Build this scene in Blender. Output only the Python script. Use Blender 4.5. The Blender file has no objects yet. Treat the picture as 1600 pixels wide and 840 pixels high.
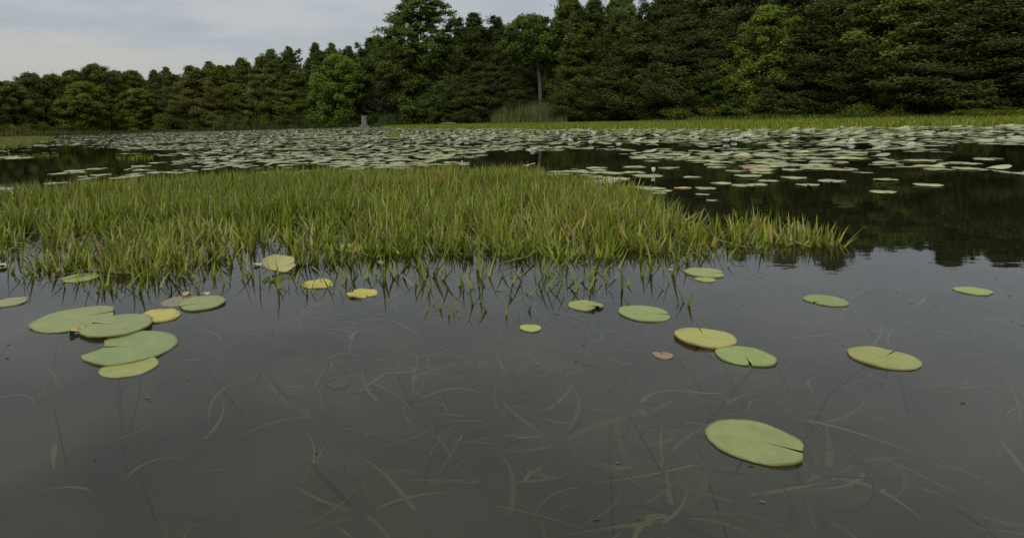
import bpy, math, random
import numpy as np
from mathutils import Matrix, Vector

random.seed(7)
rng = np.random.default_rng(11)
C = bpy.context.scene.collection
SC = bpy.context.scene
R = math.radians

# ------------------------------------------------------------------ camera
CAM_H, F, PW, PH = 0.65, 950.0, 1600.0, 840.0
CX0, CY0 = 600.0, 288.5                       # principal point of the lens in the frame
PITCH, ROLL = math.atan(98.6 / 950), math.atan(0.026)
ROT = Matrix.Rotation(R(90) - PITCH, 3, 'X') @ Matrix.Rotation(-ROLL, 3, 'Z')
cd = bpy.data.cameras.new('camera')
cam = bpy.data.objects.new('camera', cd); C.objects.link(cam)
cam.location = (0, 0, CAM_H)
cam.rotation_euler = ROT.to_euler()
cd.sensor_width = 36.0
cd.lens = F / PW * 36.0
cd.shift_x = (PW / 2 - CX0) / PW
cd.shift_y = -(PH / 2 - CY0) / PW
cd.clip_start, cd.clip_end = 0.05, 3000
SC.camera = cam
RN = np.array(ROT)

# ------------------------------------------------------------------ sky and sun (overcast)
SUN_EL, SUN_AZ = R(38), R(208)               # azimuth clockwise from +Y
w = bpy.data.worlds.new('World'); SC.world = w; w.use_nodes = True
nt = w.node_tree; N = nt.nodes; L = nt.links
N.clear()
out = N.new('ShaderNodeOutputWorld'); bg = N.new('ShaderNodeBackground')
bg.inputs['Strength'].default_value = 0.10
sky = N.new('ShaderNodeTexSky'); sky.sky_type = 'NISHITA'; sky.sun_disc = False
sky.sun_elevation = SUN_EL; sky.sun_rotation = SUN_AZ
tc = N.new('ShaderNodeTexCoord')
sep = N.new('ShaderNodeSeparateXYZ'); L.new(tc.outputs['Generated'], sep.inputs[0])
def M(op, a, b=None, c=None, clamp=False):
    n = N.new('ShaderNodeMath'); n.operation = op; n.use_clamp = clamp
    for i, v in enumerate((a, b, c)):
        if v is None: continue
        if isinstance(v, (int, float)): n.inputs[i].default_value = v
        else: L.new(v, n.inputs[i])
    return n.outputs[0]
X, Y, Z = sep.outputs
zz = M('MAXIMUM', Z, 0.0)
inv = M('DIVIDE', 1.0, M('ADD', zz, 0.10))
cmb = N.new('ShaderNodeCombineXYZ')
L.new(M('MULTIPLY', X, inv), cmb.inputs[0]); L.new(M('MULTIPLY', Y, inv), cmb.inputs[1])
def noise(scale, detail, rough, vec, dist=0.0):
    n = N.new('ShaderNodeTexNoise'); n.inputs['Scale'].default_value = scale
    n.inputs['Detail'].default_value = detail; n.inputs['Roughness'].default_value = rough
    n.inputs['Distortion'].default_value = dist
    L.new(vec, n.inputs['Vector']); return n.outputs['Fac']
def ramp(fac, stops):
    n = N.new('ShaderNodeValToRGB'); L.new(fac, n.inputs[0])
    e = n.color_ramp.elements
    while len(e) > 1: e.remove(e[0])
    e[0].position, e[0].color = stops[0][0], (*stops[0][1], 1)
    for p, c in stops[1:]:
        q = e.new(p); q.color = (*c, 1)
    return n.outputs[0]
n1 = noise(0.55, 5, 0.5, cmb.outputs[0], 0.5)
n2 = noise(2.2, 6, 0.55, cmb.outputs[0], 0.3)
nn = M('ADD', M('MULTIPLY', n1, 0.7), M('MULTIPLY', n2, 0.3))
cloud = ramp(nn, [(0.36, (0.395, 0.43, 0.470)), (0.50, (0.475, 0.505, 0.525)), (0.62, (0.53, 0.545, 0.55))])
# thin warm break in the cloud, low over the left wood
el = M('DIVIDE', Z, 1.0)
azl = M('DIVIDE', X, M('MAXIMUM', Y, 0.05))
edge = M('ADD', M('MULTIPLY', n2, 0.07), M('MULTIPLY', n1, 0.06))
lim = M('SUBTRACT', M('ADD', 0.035, M('MULTIPLY', azl, -0.09)), M('MULTIPLY', edge, -0.9))
wm = M('MULTIPLY', M('SUBTRACT', lim, el), 45.0, clamp=True)
wm = M('MULTIPLY', wm, M('MULTIPLY', M('ADD', M('MULTIPLY', azl, -1.0), -0.10), 3.2, clamp=True), clamp=True)
mixw = N.new('ShaderNodeMix'); mixw.data_type = 'RGBA'
L.new(M('MULTIPLY', wm, 0.9), mixw.inputs[0]); L.new(cloud, mixw.inputs[6]); mixw.inputs[7].default_value = (0.56, 0.545, 0.51, 1)
# an overcast sky is brighter overhead than at its rim
gain = M('ADD', 8.7, M('MULTIPLY', M('POWER', zz, 1.3), 14.0))
vm = N.new('ShaderNodeVectorMath'); vm.operation = 'SCALE'
L.new(mixw.outputs[2], vm.inputs[0]); L.new(gain, vm.inputs['Scale'])
mx = N.new('ShaderNodeMix'); mx.data_type = 'RGBA'; mx.inputs[0].default_value = 0.93
L.new(sky.outputs[0], mx.inputs[6]); L.new(vm.outputs[0], mx.inputs[7])
L.new(mx.outputs[2], bg.inputs['Color']); L.new(bg.outputs[0], out.inputs[0])
ld = bpy.data.lights.new('sun', 'SUN'); ld.energy = 1.5; ld.angle = R(14); ld.color = (1, 0.95, 0.86)
sun = bpy.data.objects.new('sun', ld); C.objects.link(sun)
sd = Vector((math.sin(SUN_AZ) * math.cos(SUN_EL), math.cos(SUN_AZ) * math.cos(SUN_EL), math.sin(SUN_EL)))
sun.rotation_euler = sd.to_track_quat('Z', 'Y').to_euler(); sun.location = (0, -20, 40)
vs = SC.view_settings
SC.display_settings.display_device = 'sRGB'
vs.view_transform = 'Standard'; vs.look = 'None'; vs.exposure = 0.0; vs.gamma = 1.0; vs.use_curve_mapping = False
SC.cycles.max_bounces = 8; SC.cycles.transparent_max_bounces = 8
SC.cycles.diffuse_bounces = 3; SC.cycles.glossy_bounces = 3
SC.cycles.use_denoising = True
SC.cycles.caustics_reflective = False; SC.cycles.caustics_refractive = False

# ------------------------------------------------------------------ helpers
def ray(px, py):
    v = RN @ np.array([(px - CX0) / F, -(py - CY0) / F, -1.0]); return v
def P(px, py, z=0.0):
    v = ray(px, py); k = (z - CAM_H) / v[2]
    return np.array([v[0] * k, v[1] * k, z])
def proj(p):
    q = (np.asarray(p, float) - np.array([0, 0, CAM_H])) @ RN
    return CX0 - F * q[..., 0] / q[..., 2], CY0 + F * q[..., 1] / q[..., 2]
def az_of(px, py=195):
    v = ray(px, py); return math.atan2(v[0], v[1])
def at_dist(px, D, topy):
    """point of the world straight below pixel column px, D metres out along the ground; z of topy there"""
    v = ray(px, topy); h = math.hypot(v[0], v[1]); k = D / h
    return v[0] * k, v[1] * k, CAM_H + v[2] * k

def tag(o, label=None, cat=None, group=None, kind=None):
    if label: o['label'] = label
    if cat: o['category'] = cat
    if group: o['group'] = group
    if kind: o['kind'] = kind
    return o
def link(name, me, parent=None, loc=(0, 0, 0)):
    o = bpy.data.objects.new(name, me); C.objects.link(o); o.location = loc
    if parent: o.parent = parent
    return o
def empty(name, loc=(0, 0, 0)):
    o = bpy.data.objects.new(name, None); C.objects.link(o); o.location = loc
    o.empty_display_size = 0.1
    return o
def mesh(name, V, faces, mat, cols=None, smooth=False):
    """V (n,3); faces: (m,k) array or a list of tuples; cols (m,3) one colour per face"""
    me = bpy.data.meshes.new(name)
    V = np.asarray(V, np.float32)
    if isinstance(faces, np.ndarray):
        m, k = faces.shape
        me.vertices.add(len(V)); me.vertices.foreach_set('co', V.ravel())
        me.loops.add(m * k); me.loops.foreach_set('vertex_index', faces.astype(np.int32).ravel())
        me.polygons.add(m); me.polygons.foreach_set('loop_start', np.arange(0, m * k, k, dtype=np.int32))
        me.update(calc_edges=True)
    else:
        me.from_pydata([tuple(map(float, v)) for v in V], [], faces)
    if cols is not None:
        a = me.attributes.new('Col', 'FLOAT_COLOR', 'FACE')
        c = np.ones((len(me.polygons), 4), np.float32); c[:, :3] = cols
        a.data.foreach_set('color', c.ravel())
    if smooth:
        me.polygons.foreach_set('use_smooth', np.ones(len(me.polygons), bool))
    me.materials.append(mat)
    me.validate()
    return me

# ------------------------------------------------------------------ materials
def mat_new(name):
    m = bpy.data.materials.new(name); m.use_nodes = True
    m.node_tree.nodes.clear(); return m, m.node_tree.nodes, m.node_tree.links
def leaf_mat(name, transl=0.25, rough=0.55, spec=0.3, objcol=False, nscale=None, namp=0.25):
    m, n, l = mat_new(name)
    o = n.new('ShaderNodeOutputMaterial'); b = n.new('ShaderNodeBsdfPrincipled')
    b.inputs['Roughness'].default_value = rough; b.inputs['Specular IOR Level'].default_value = spec
    a = n.new('ShaderNodeAttribute'); a.attribute_name = 'Col'
    col = a.outputs['Color']
    if objcol:
        oi = n.new('ShaderNodeObjectInfo'); mm = n.new('ShaderNodeMix'); mm.data_type = 'RGBA'; mm.blend_type = 'MULTIPLY'
        mm.inputs[0].default_value = 1; l.new(col, mm.inputs[6]); l.new(oi.outputs['Color'], mm.inputs[7]); col = mm.outputs[2]
    if nscale:
        t = n.new('ShaderNodeTexCoord'); x = n.new('ShaderNodeTexNoise'); x.inputs['Scale'].default_value = nscale
        x.inputs['Detail'].default_value = 4; l.new(t.outputs['Object'], x.inputs['Vector'])
        mr = n.new('ShaderNodeMapRange'); mr.inputs[1].default_value = 0.3; mr.inputs[2].default_value = 0.7
        mr.inputs[3].default_value = 1 - namp; mr.inputs[4].default_value = 1 + namp; l.new(x.outputs['Fac'], mr.inputs[0])
        v = n.new('ShaderNodeVectorMath'); v.operation = 'SCALE'; l.new(col, v.inputs[0]); l.new(mr.outputs[0], v.inputs['Scale']); col = v.outputs[0]
    l.new(col, b.inputs['Base Color'])
    if transl > 0:
        t = n.new('ShaderNodeBsdfTranslucent'); l.new(col, t.inputs['Color'])
        mx = n.new('ShaderNodeMixShader'); mx.inputs[0].default_value = transl
        l.new(b.outputs[0], mx.inputs[1]); l.new(t.outputs[0], mx.inputs[2]); l.new(mx.outputs[0], o.inputs[0])
    else:
        l.new(b.outputs[0], o.inputs[0])
    return m
def noisy_mat(name, c1, c2, scale=8, rough=0.85, bump=0.3, stretch=(1, 1, 1), detail=6):
    m, n, l = mat_new(name)
    o = n.new('ShaderNodeOutputMaterial'); b = n.new('ShaderNodeBsdfPrincipled')
    b.inputs['Roughness'].default_value = rough; b.inputs['Specular IOR Level'].default_value = 0.25
    t = n.new('ShaderNodeTexCoord'); mp = n.new('ShaderNodeMapping'); mp.inputs['Scale'].default_value = stretch
    l.new(t.outputs['Object'], mp.inputs[0])
    x = n.new('ShaderNodeTexNoise'); x.inputs['Scale'].default_value = scale; x.inputs['Detail'].default_value = detail
    l.new(mp.outputs[0], x.inputs['Vector'])
    r = n.new('ShaderNodeValToRGB'); r.color_ramp.elements[0].color = (*c1, 1); r.color_ramp.elements[1].color = (*c2, 1)
    r.color_ramp.elements[0].position = 0.32; r.color_ramp.elements[1].position = 0.68
    l.new(x.outputs['Fac'], r.inputs[0]); l.new(r.outputs[0], b.inputs['Base Color'])
    bp = n.new('ShaderNodeBump'); bp.inputs['Strength'].default_value = bump; bp.inputs['Distance'].default_value = 0.02
    l.new(x.outputs['Fac'], bp.inputs['Height']); l.new(bp.outputs[0], b.inputs['Normal'])
    l.new(b.outputs[0], o.inputs[0]); return m

M_FOL = leaf_mat('tree_foliage', 0.36, 0.6, 0.25, objcol=True)
M_BLADE = leaf_mat('water_grass_leaf', 0.25, 0.45, 0.3)
M_SUB = leaf_mat('submerged_leaf', 0.1, 0.8, 0.0)
def pad_mat():
    m, n, l = mat_new('lily_pad_leaf')
    o = n.new('ShaderNodeOutputMaterial'); b = n.new('ShaderNodeBsdfPrincipled'); b.inputs['Specular IOR Level'].default_value = 0.45
    a = n.new('ShaderNodeAttribute'); a.attribute_name = 'Col'; oi = n.new('ShaderNodeObjectInfo'); t = n.new('ShaderNodeTexCoord')
    def mt(op, *v, clamp=False):
        q = n.new('ShaderNodeMath'); q.operation = op; q.use_clamp = clamp
        for i, x in enumerate(v):
            if isinstance(x, (int, float)): q.inputs[i].default_value = x
            else: l.new(x, q.inputs[i])
        return q.outputs[0]
    def nz(scale, det, woff):
        q = n.new('ShaderNodeTexNoise'); q.noise_dimensions = '4D'; q.inputs['Scale'].default_value = scale; q.inputs['Detail'].default_value = det
        l.new(t.outputs['Object'], q.inputs['Vector']); l.new(mt('ADD', mt('MULTIPLY', oi.outputs['Random'], 37.0), woff), q.inputs['W']); return q.outputs['Fac']
    def mixc(f, A, B):
        q = n.new('ShaderNodeMix'); q.data_type = 'RGBA'; l.new(f, q.inputs[0])
        for k, v in ((6, A), (7, B)):
            if isinstance(v, tuple): q.inputs[k].default_value = (*v, 1)
            else: l.new(v, q.inputs[k])
        return q.outputs[2]
    def scl(c, f):
        q = n.new('ShaderNodeVectorMath'); q.operation = 'SCALE'; l.new(c, q.inputs[0]); l.new(f, q.inputs['Scale']); return q.outputs[0]
    mm = n.new('ShaderNodeMix'); mm.data_type = 'RGBA'; mm.blend_type = 'MULTIPLY'; mm.inputs[0].default_value = 1
    l.new(a.outputs['Color'], mm.inputs[6]); l.new(oi.outputs['Color'], mm.inputs[7]); col = mm.outputs[2]
    sp = n.new('ShaderNodeSeparateXYZ'); l.new(t.outputs['Object'], sp.inputs[0])
    n1 = nz(2.2, 4, 0.0); n2 = nz(9.0, 5, 5.0); n3 = nz(24.0, 3, 9.0)
    ang = mt('ARCTAN2', sp.outputs[1], sp.outputs[0])
    rad = mt('SQRT', mt('ADD', mt('MULTIPLY', sp.outputs[0], sp.outputs[0]), mt('MULTIPLY', sp.outputs[1], sp.outputs[1])))
    fr = mt('ABSOLUTE', mt('SUBTRACT', mt('FRACT', mt('ADD', mt('MULTIPLY', ang, 17 / 6.2832), mt('MULTIPLY', n1, 0.8))), 0.5))
    vein = mt('SUBTRACT', 1.0, mt('MULTIPLY', mt('MULTIPLY', fr, rad), 22.0), clamp=True)
    vein = mt('MULTIPLY', vein, mt('SUBTRACT', 1.15, rad, clamp=True))
    tone = mt('ADD', 0.54, mt('ADD', mt('MULTIPLY', n1, 0.45), mt('MULTIPLY', n2, 0.32)))
    col = scl(col, mt('ADD', tone, mt('MULTIPLY', vein, 0.14)))
    # yellowing in patches, brown specks, a worn rim
    col = mixc(mt('MULTIPLY', mt('SUBTRACT', n1, 0.56), 3.5, clamp=True), col, (0.27, 0.235, 0.075))
    spot = mt('MULTIPLY', mt('SUBTRACT', mt('ADD', mt('MULTIPLY', n2, 0.6), mt('MULTIPLY', n3, 0.4)), 0.60), 16.0, clamp=True)
    col = mixc(mt('MULTIPLY', spot, 0.75), col, (0.085, 0.055, 0.025))
    rim = mt('MULTIPLY', mt('SUBTRACT', mt('ADD', rad, mt('MULTIPLY', n2, 0.16)), 1.02), 14.0, clamp=True)
    col = mixc(mt('MULTIPLY', rim, 0.6), col, (0.16, 0.13, 0.05))
    l.new(col, b.inputs['Base Color'])
    l.new(mt('ADD', 0.22, mt('MULTIPLY', n2, 0.4)), b.inputs['Roughness'])
    bp = n.new('ShaderNodeBump'); bp.inputs['Strength'].default_value = 0.5; bp.inputs['Distance'].default_value = 0.004
    l.new(mt('ADD', mt('MULTIPLY', n1, 1.2), mt('ADD', mt('MULTIPLY', n2, 0.5), mt('MULTIPLY', vein, -0.25))), bp.inputs['Height']); l.new(bp.outputs[0], b.inputs['Normal'])
    l.new(b.outputs[0], o.inputs[0]); return m
M_PAD = pad_mat()
M_PADFAR = leaf_mat('far_lily_pad_leaf', 0.0, 0.36, 0.5)
M_BARK = noisy_mat('bark', (0.035, 0.03, 0.024), (0.11, 0.095, 0.078), 9, 0.9, 0.6, (1, 1, 0.25))
M_PALEBARK = noisy_mat('pale_bark', (0.05, 0.048, 0.042), (0.12, 0.115, 0.10), 7, 0.85, 0.4, (1, 1, 0.35))
M_STUMP = noisy_mat('weathered_wood', (0.05, 0.046, 0.045), (0.26, 0.245, 0.235), 5, 0.9, 0.9, (4, 4, 0.35))
def bed_mat():
    m = noisy_mat('pond_mud', (0.012, 0.012, 0.007), (0.035, 0.033, 0.020), 3.0, 1.0, 0.2)
    n, l = m.node_tree.nodes, m.node_tree.links
    b = next(x for x in n if x.type == 'BSDF_PRINCIPLED'); src = b.inputs['Base Color'].links[0].from_socket
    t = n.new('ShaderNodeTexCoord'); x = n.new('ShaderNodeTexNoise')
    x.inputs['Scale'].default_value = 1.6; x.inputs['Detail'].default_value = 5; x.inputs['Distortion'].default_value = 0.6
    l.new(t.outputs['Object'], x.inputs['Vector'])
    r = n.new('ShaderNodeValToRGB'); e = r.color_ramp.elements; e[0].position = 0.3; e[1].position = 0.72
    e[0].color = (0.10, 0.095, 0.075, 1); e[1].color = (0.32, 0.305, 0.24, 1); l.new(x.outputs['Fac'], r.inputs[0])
    # front water's brightness is put into a paler bed colour, dark mud further out
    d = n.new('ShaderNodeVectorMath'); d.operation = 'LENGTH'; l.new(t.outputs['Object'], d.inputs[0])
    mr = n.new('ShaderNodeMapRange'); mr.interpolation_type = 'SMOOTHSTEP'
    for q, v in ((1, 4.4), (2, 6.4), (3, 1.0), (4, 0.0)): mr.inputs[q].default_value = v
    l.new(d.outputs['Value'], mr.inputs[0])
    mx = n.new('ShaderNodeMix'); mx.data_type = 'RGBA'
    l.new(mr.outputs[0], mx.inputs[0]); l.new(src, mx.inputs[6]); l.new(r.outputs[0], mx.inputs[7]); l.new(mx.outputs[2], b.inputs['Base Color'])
    return m
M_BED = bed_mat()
M_LAND = noisy_mat('forest_floor', (0.02, 0.022, 0.010), (0.05, 0.052, 0.022), 1.2, 1.0, 0.3)
M_PETAL = leaf_mat('petal', 0.2, 0.5, 0.3)
M_CORE = noisy_mat('flower_centre', (0.55, 0.36, 0.03), (0.7, 0.5, 0.06), 300, 0.7, 0.2)

def water_mat():
    m, n, l = mat_new('pond_water')
    o = n.new('ShaderNodeOutputMaterial')
    g = n.new('ShaderNodeBsdfGlossy'); g.inputs['Roughness'].default_value = 0.015; g.inputs['Color'].default_value = (0.95, 0.95, 0.95, 1)
    tr = n.new('ShaderNodeBsdfTransparent'); tr.inputs['Color'].default_value = (0.70, 0.70, 0.58, 1)
    df = n.new('ShaderNodeBsdfDiffuse'); df.inputs['Color'].default_value = (0.020, 0.020, 0.010, 1)   # silt in the water
    ms = n.new('ShaderNodeMixShader'); ms.inputs[0].default_value = 0.30
    l.new(tr.outputs[0], ms.inputs[1]); l.new(df.outputs[0], ms.inputs[2])
    t = n.new('ShaderNodeTexCoord')
    mp = n.new('ShaderNodeMapping'); mp.inputs['Scale'].default_value = (1, 2.2, 1); l.new(t.outputs['Object'], mp.inputs[0])
    x = n.new('ShaderNodeTexNoise'); x.inputs['Scale'].default_value = 2.3; x.inputs['Detail'].default_value = 3
    l.new(mp.outputs[0], x.inputs['Vector'])
    x2 = n.new('ShaderNodeTexNoise'); x2.inputs['Scale'].default_value = 14; x2.inputs['Detail'].default_value = 2
    l.new(mp.outputs[0], x2.inputs['Vector'])
    # calm in most places, ruffled in patches
    pt = n.new('ShaderNodeTexNoise'); pt.inputs['Scale'].default_value = 0.45; pt.inputs['Detail'].default_value = 2
    l.new(t.outputs['Object'], pt.inputs['Vector'])
    mr = n.new('ShaderNodeMapRange'); mr.inputs[1].default_value = 0.45; mr.inputs[2].default_value = 0.7
    mr.inputs[3].default_value = 0.08; mr.inputs[4].default_value = 0.5; l.new(pt.outputs['Fac'], mr.inputs[0])
    mu = n.new('ShaderNodeMath'); mu.operation = 'MULTIPLY'; l.new(x2.outputs['Fac'], mu.inputs[0]); l.new(mr.outputs[0], mu.inputs[1])
    ad = n.new('ShaderNodeMath'); ad.operation = 'ADD'; l.new(x.outputs['Fac'], ad.inputs[0]); l.new(mu.outputs[0], ad.inputs[1])
    bp = n.new('ShaderNodeBump'); bp.inputs['Strength'].default_value = 0.25; bp.inputs['Distance'].default_value = 0.003
    l.new(ad.outputs[0], bp.inputs['Height']); l.new(bp.outputs[0], g.inputs['Normal'])
    fr = n.new('ShaderNodeFresnel'); fr.inputs['IOR'].default_value = 1.333; l.new(bp.outputs[0], fr.inputs['Normal'])
    mx = n.new('ShaderNodeMixShader'); l.new(fr.outputs[0], mx.inputs[0]); l.new(ms.outputs[0], mx.inputs[1]); l.new(g.outputs[0], mx.inputs[2])
    l.new(mx.outputs[0], o.inputs[0]); return m
M_WATER = water_mat()

# ------------------------------------------------------------------ setting: ground and water
SH_PX = [-600, -200, 0, 200, 300, 400, 500, 600, 700, 800, 900, 1000, 1200, 1400, 1600, 2000]
SH_D = [70, 84, 90, 98, 94, 88, 84, 80, 74, 67, 61, 56, 50, 47, 44, 40]
SH_AZ = [az_of(p) for p in SH_PX]
def shore(az):
    az = (az + math.pi) % (2 * math.pi) - math.pi
    if az < SH_AZ[0]: return SH_D[0] + (40 - SH_D[0]) * min(1, (SH_AZ[0] - az) / 1.0)
    if az > SH_AZ[-1]: return SH_D[-1]
    return float(np.interp(az, SH_AZ, SH_D))
def ground_z(az, r):
    d = r - shore(az) - 1.2 * math.sin(az * 23) - 0.8 * math.sin(az * 61 + 1)
    if d < -4: z = -0.42
    elif d < 2: z = -0.42 + (d + 4) / 6 * 0.66
    else: z = 0.24 + min(d - 2, 150) * 0.008
    return z
rs = [0.0, 1, 2, 3, 4, 6, 8, 11, 15, 20, 26, 32] + list(np.arange(36, 112, 2.0)) + [116, 125, 140, 160, 200, 300, 500, 900, 1500]
na = 240
V, Fc = [], []
for i, r in enumerate(rs):
    for k in range(na):
        a = 2 * math.pi * k / na
        z = ground_z(a, r) + (0.03 * math.sin(r * 1.7 + a * 9) if r > 1 else 0)
        V.append((r * math.sin(a), r * math.cos(a), z))
for i in range(len(rs) - 1):
    for k in range(na):
        k2 = (k + 1) % na
        Fc.append((i * na + k, i * na + k2, (i + 1) * na + k2, (i + 1) * na + k))
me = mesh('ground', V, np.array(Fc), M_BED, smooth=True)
me.materials.append(M_LAND)
idx = np.array([1 if V[f[0]][2] > 0.05 else 0 for f in Fc], np.int32)
me.polygons.foreach_set('material_index', idx[:len(me.polygons)])
tag(link('ground', me), kind='structure')
wr = 135.0
V = [(0, 0, 0)] + [(wr * math.sin(2 * math.pi * k / 96), wr * math.cos(2 * math.pi * k / 96), 0) for k in range(96)]
tag(link('water', mesh('water', V, [(0, 1 + (k + 1) % 96, 1 + k) for k in range(96)], M_WATER)), kind='structure')

# ------------------------------------------------------------------ foliage toolkit
def cards(cen, size, up=0.35, out=None, aspect=0.55, droop=None):
    """leaf sprays: one diamond per centre, returns verts and faces"""
    n = len(cen)
    nrm = rng.normal(size=(n, 3)); nrm /= np.linalg.norm(nrm, axis=1)[:, None]
    nrm[:, 2] = np.abs(nrm[:, 2]) + up
    if out is not None: nrm += out * 0.5
    nrm /= np.linalg.norm(nrm, axis=1)[:, None]
    t = rng.normal(size=(n, 3))
    t -= (t * nrm).sum(1)[:, None] * nrm; t /= np.linalg.norm(t, axis=1)[:, None]
    b = np.cross(nrm, t)
    s = np.asarray(size).reshape(-1, 1) * rng.uniform(0.6, 1.35, (n, 1))
    V = np.empty((n, 4, 3))
    V[:, 0] = cen - t * s * 0.5
    V[:, 1] = cen + b * s * 0.5 * aspect + nrm * s * 0.08
    V[:, 2] = cen + t * s * 0.5 - nrm * s * 0.06
    V[:, 3] = cen - b * s * 0.5 * aspect + nrm * s * 0.08
    return V.reshape(-1, 3), np.arange(n * 4).reshape(n, 4)
def leafcols(n, base, var=0.25, yel=0.1):
    c = np.tile(np.array(base), (n, 1)) * (1 + rng.normal(0, var, (n, 1))).clip(0.35, 1.9)
    y = rng.random((n, 1)) * yel
    c[:, :1] += y * 0.05; c[:, 1:2] += y * 0.03
    return c.clip(0.004, 1)
def tube(pts, rad, seg=7):
    pts = np.array(pts, float); V, Fq = [], []
    for i, p in enumerate(pts):
        d = pts[min(i + 1, len(pts) - 1)] - pts[max(i - 1, 0)]; d /= np.linalg.norm(d) + 1e-9
        u = np.cross(d, [0.3, 1, 0.1]); u /= np.linalg.norm(u); v = np.cross(d, u)
        for k in range(seg):
            a = 2 * math.pi * k / seg
            V.append(p + rad[i] * (math.cos(a) * u + math.sin(a) * v))
    for i in range(len(pts) - 1):
        for k in range(seg):
            k2 = (k + 1) % seg
            Fq.append((i * seg + k, i * seg + k2, (i + 1) * seg + k2, (i + 1) * seg + k))
    Fq.append(tuple(range(seg - 1, -1, -1))); Fq.append(tuple((len(pts) - 1) * seg + k for k in range(seg)))
    return V, Fq
class MB:
    def __init__(s): s.v, s.f = [], []
    def add(s, vf):
        v, f = vf; o = len(s.v); s.v += list(v); s.f += [tuple(i + o for i in q) for q in f]
    def build(s, name, mat, smooth=True): return mesh(name, s.v, s.f, mat, smooth=smooth)

# every tree is modelled 12 m tall with a crown about 5 m wide and scaled from there
def cedar_meshes(seed, H=12.0, Rm=2.3, nB=330, base=(0.072, 0.096, 0.018), leaders=1, brown=0.0):
    g = np.random.default_rng(seed)
    ph = g.uniform(0, 6.28, 6); wob = g.uniform(-0.5, 0.5, 4)
    cen, outv, cl = [], [], []
    limbs = MB()
    ax = lambda t: np.array([wob[0] * math.sin(3 * t + ph[0]), wob[1] * math.sin(2.6 * t + ph[1]), 0]) * 0.7
    heads = [(0, 0, 1.0)] + [(g.uniform(-1, 1) * 1.25, g.uniform(-1, 1) * 1.25, g.uniform(0.80, 0.97)) for _ in range(leaders)]
    for i in range(nB):
        hx, hy, hs = heads[(i // 2) % len(heads)] if i % 2 == 0 else heads[0]
        t = g.uniform(0.02, 1.0) ** 0.92
        z = t * H * hs
        a = g.uniform(0, 2 * math.pi)
        lob = 1 + 0.16 * math.sin(3 * a + ph[2] + 5 * t) + 0.14 * math.sin(9 * t + 2 * a + ph[3])
        rr = Rm * (min(1.0, (1 - t) * 1.5 + 0.05)) ** 0.85 * (0.72 + 0.28 * min(1, t * 5)) * lob * g.uniform(0.6, 1.18)
        c0 = ax(t) + np.array([hx * t, hy * t, 0]) * (1 if hs < 1 else 0)
        d = np.array([math.cos(a), math.sin(a), 0])
        k = int(58 + 58 * rr)
        s = g.uniform(0.3, 1.05, k) ** 0.8
        lat = g.normal(0, 0.17 + 0.05 * rr, k)
        p = c0 + d * (s * rr)[:, None] + np.cross(d, [0, 0, 1]) * lat[:, None]
        p[:, 2] += z + (-0.15 * s + 0.42 * s ** 3) * rr + g.normal(0, 0.11, k)
        cen.append(p); outv.append(np.tile(d, (k, 1)))
        cc = g.uniform(0.45, 1.6)
        cl.append(np.full(k, cc))
        if i % 6 == 0 and t < 0.8:
            limbs.add(tube([c0 + [0, 0, z - 0.1 * rr], c0 + d * rr * 0.5 + [0, 0, z - 0.12 * rr], c0 + d * rr * 0.92 + [0, 0, z + 0.1 * rr]], [0.05, 0.03, 0.01], 4))
    # leading shoots
    for hx, hy, hs in heads:
        for q in range(3):
            k = 60; s = g.uniform(0, 1, k)
            off = g.normal(0, 0.22, 2)
            p = np.stack([hx * (hs < 1) + ax(1)[0] + off[0] + g.normal(0, 0.16, k) * (1.1 - s), hy * (hs < 1) + ax(1)[1] + off[1] + g.normal(0, 0.16, k) * (1.1 - s), H * hs * 0.93 + s * H * 0.075 * g.uniform(0.4, 1)], 1)
            cen.append(p); outv.append(np.zeros((k, 3))); cl.append(np.full(k, 1.0))
    cen = np.concatenate(cen); outv = np.concatenate(outv); cl = np.concatenate(cl)
    Vv, Ff = cards(cen, np.full(len(cen), 0.165), 0.1, outv * 1.4, 0.5)
    col = leafcols(len(cen), base, 0.22, 0.18) * cl[:, None]
    if brown:
        mk = g.random(len(cen)) < brown
        col[mk] = np.array([0.078, 0.060, 0.030]) * g.uniform(0.6, 1.2, (mk.sum(), 1))
    crown = mesh('crown', Vv, Ff, M_FOL, col)
    tp = [ax(t) * 1.0 + [0, 0, t * H * 0.96 - (0.5 if t == 0 else 0)] for t in np.linspace(0, 1, 9)]
    limbs.add(tube(tp, [0.21 * (1 - t) + 0.02 for t in np.linspace(0, 1, 9)], 8))
    return limbs.build('trunk', M_BARK), crown

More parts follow.
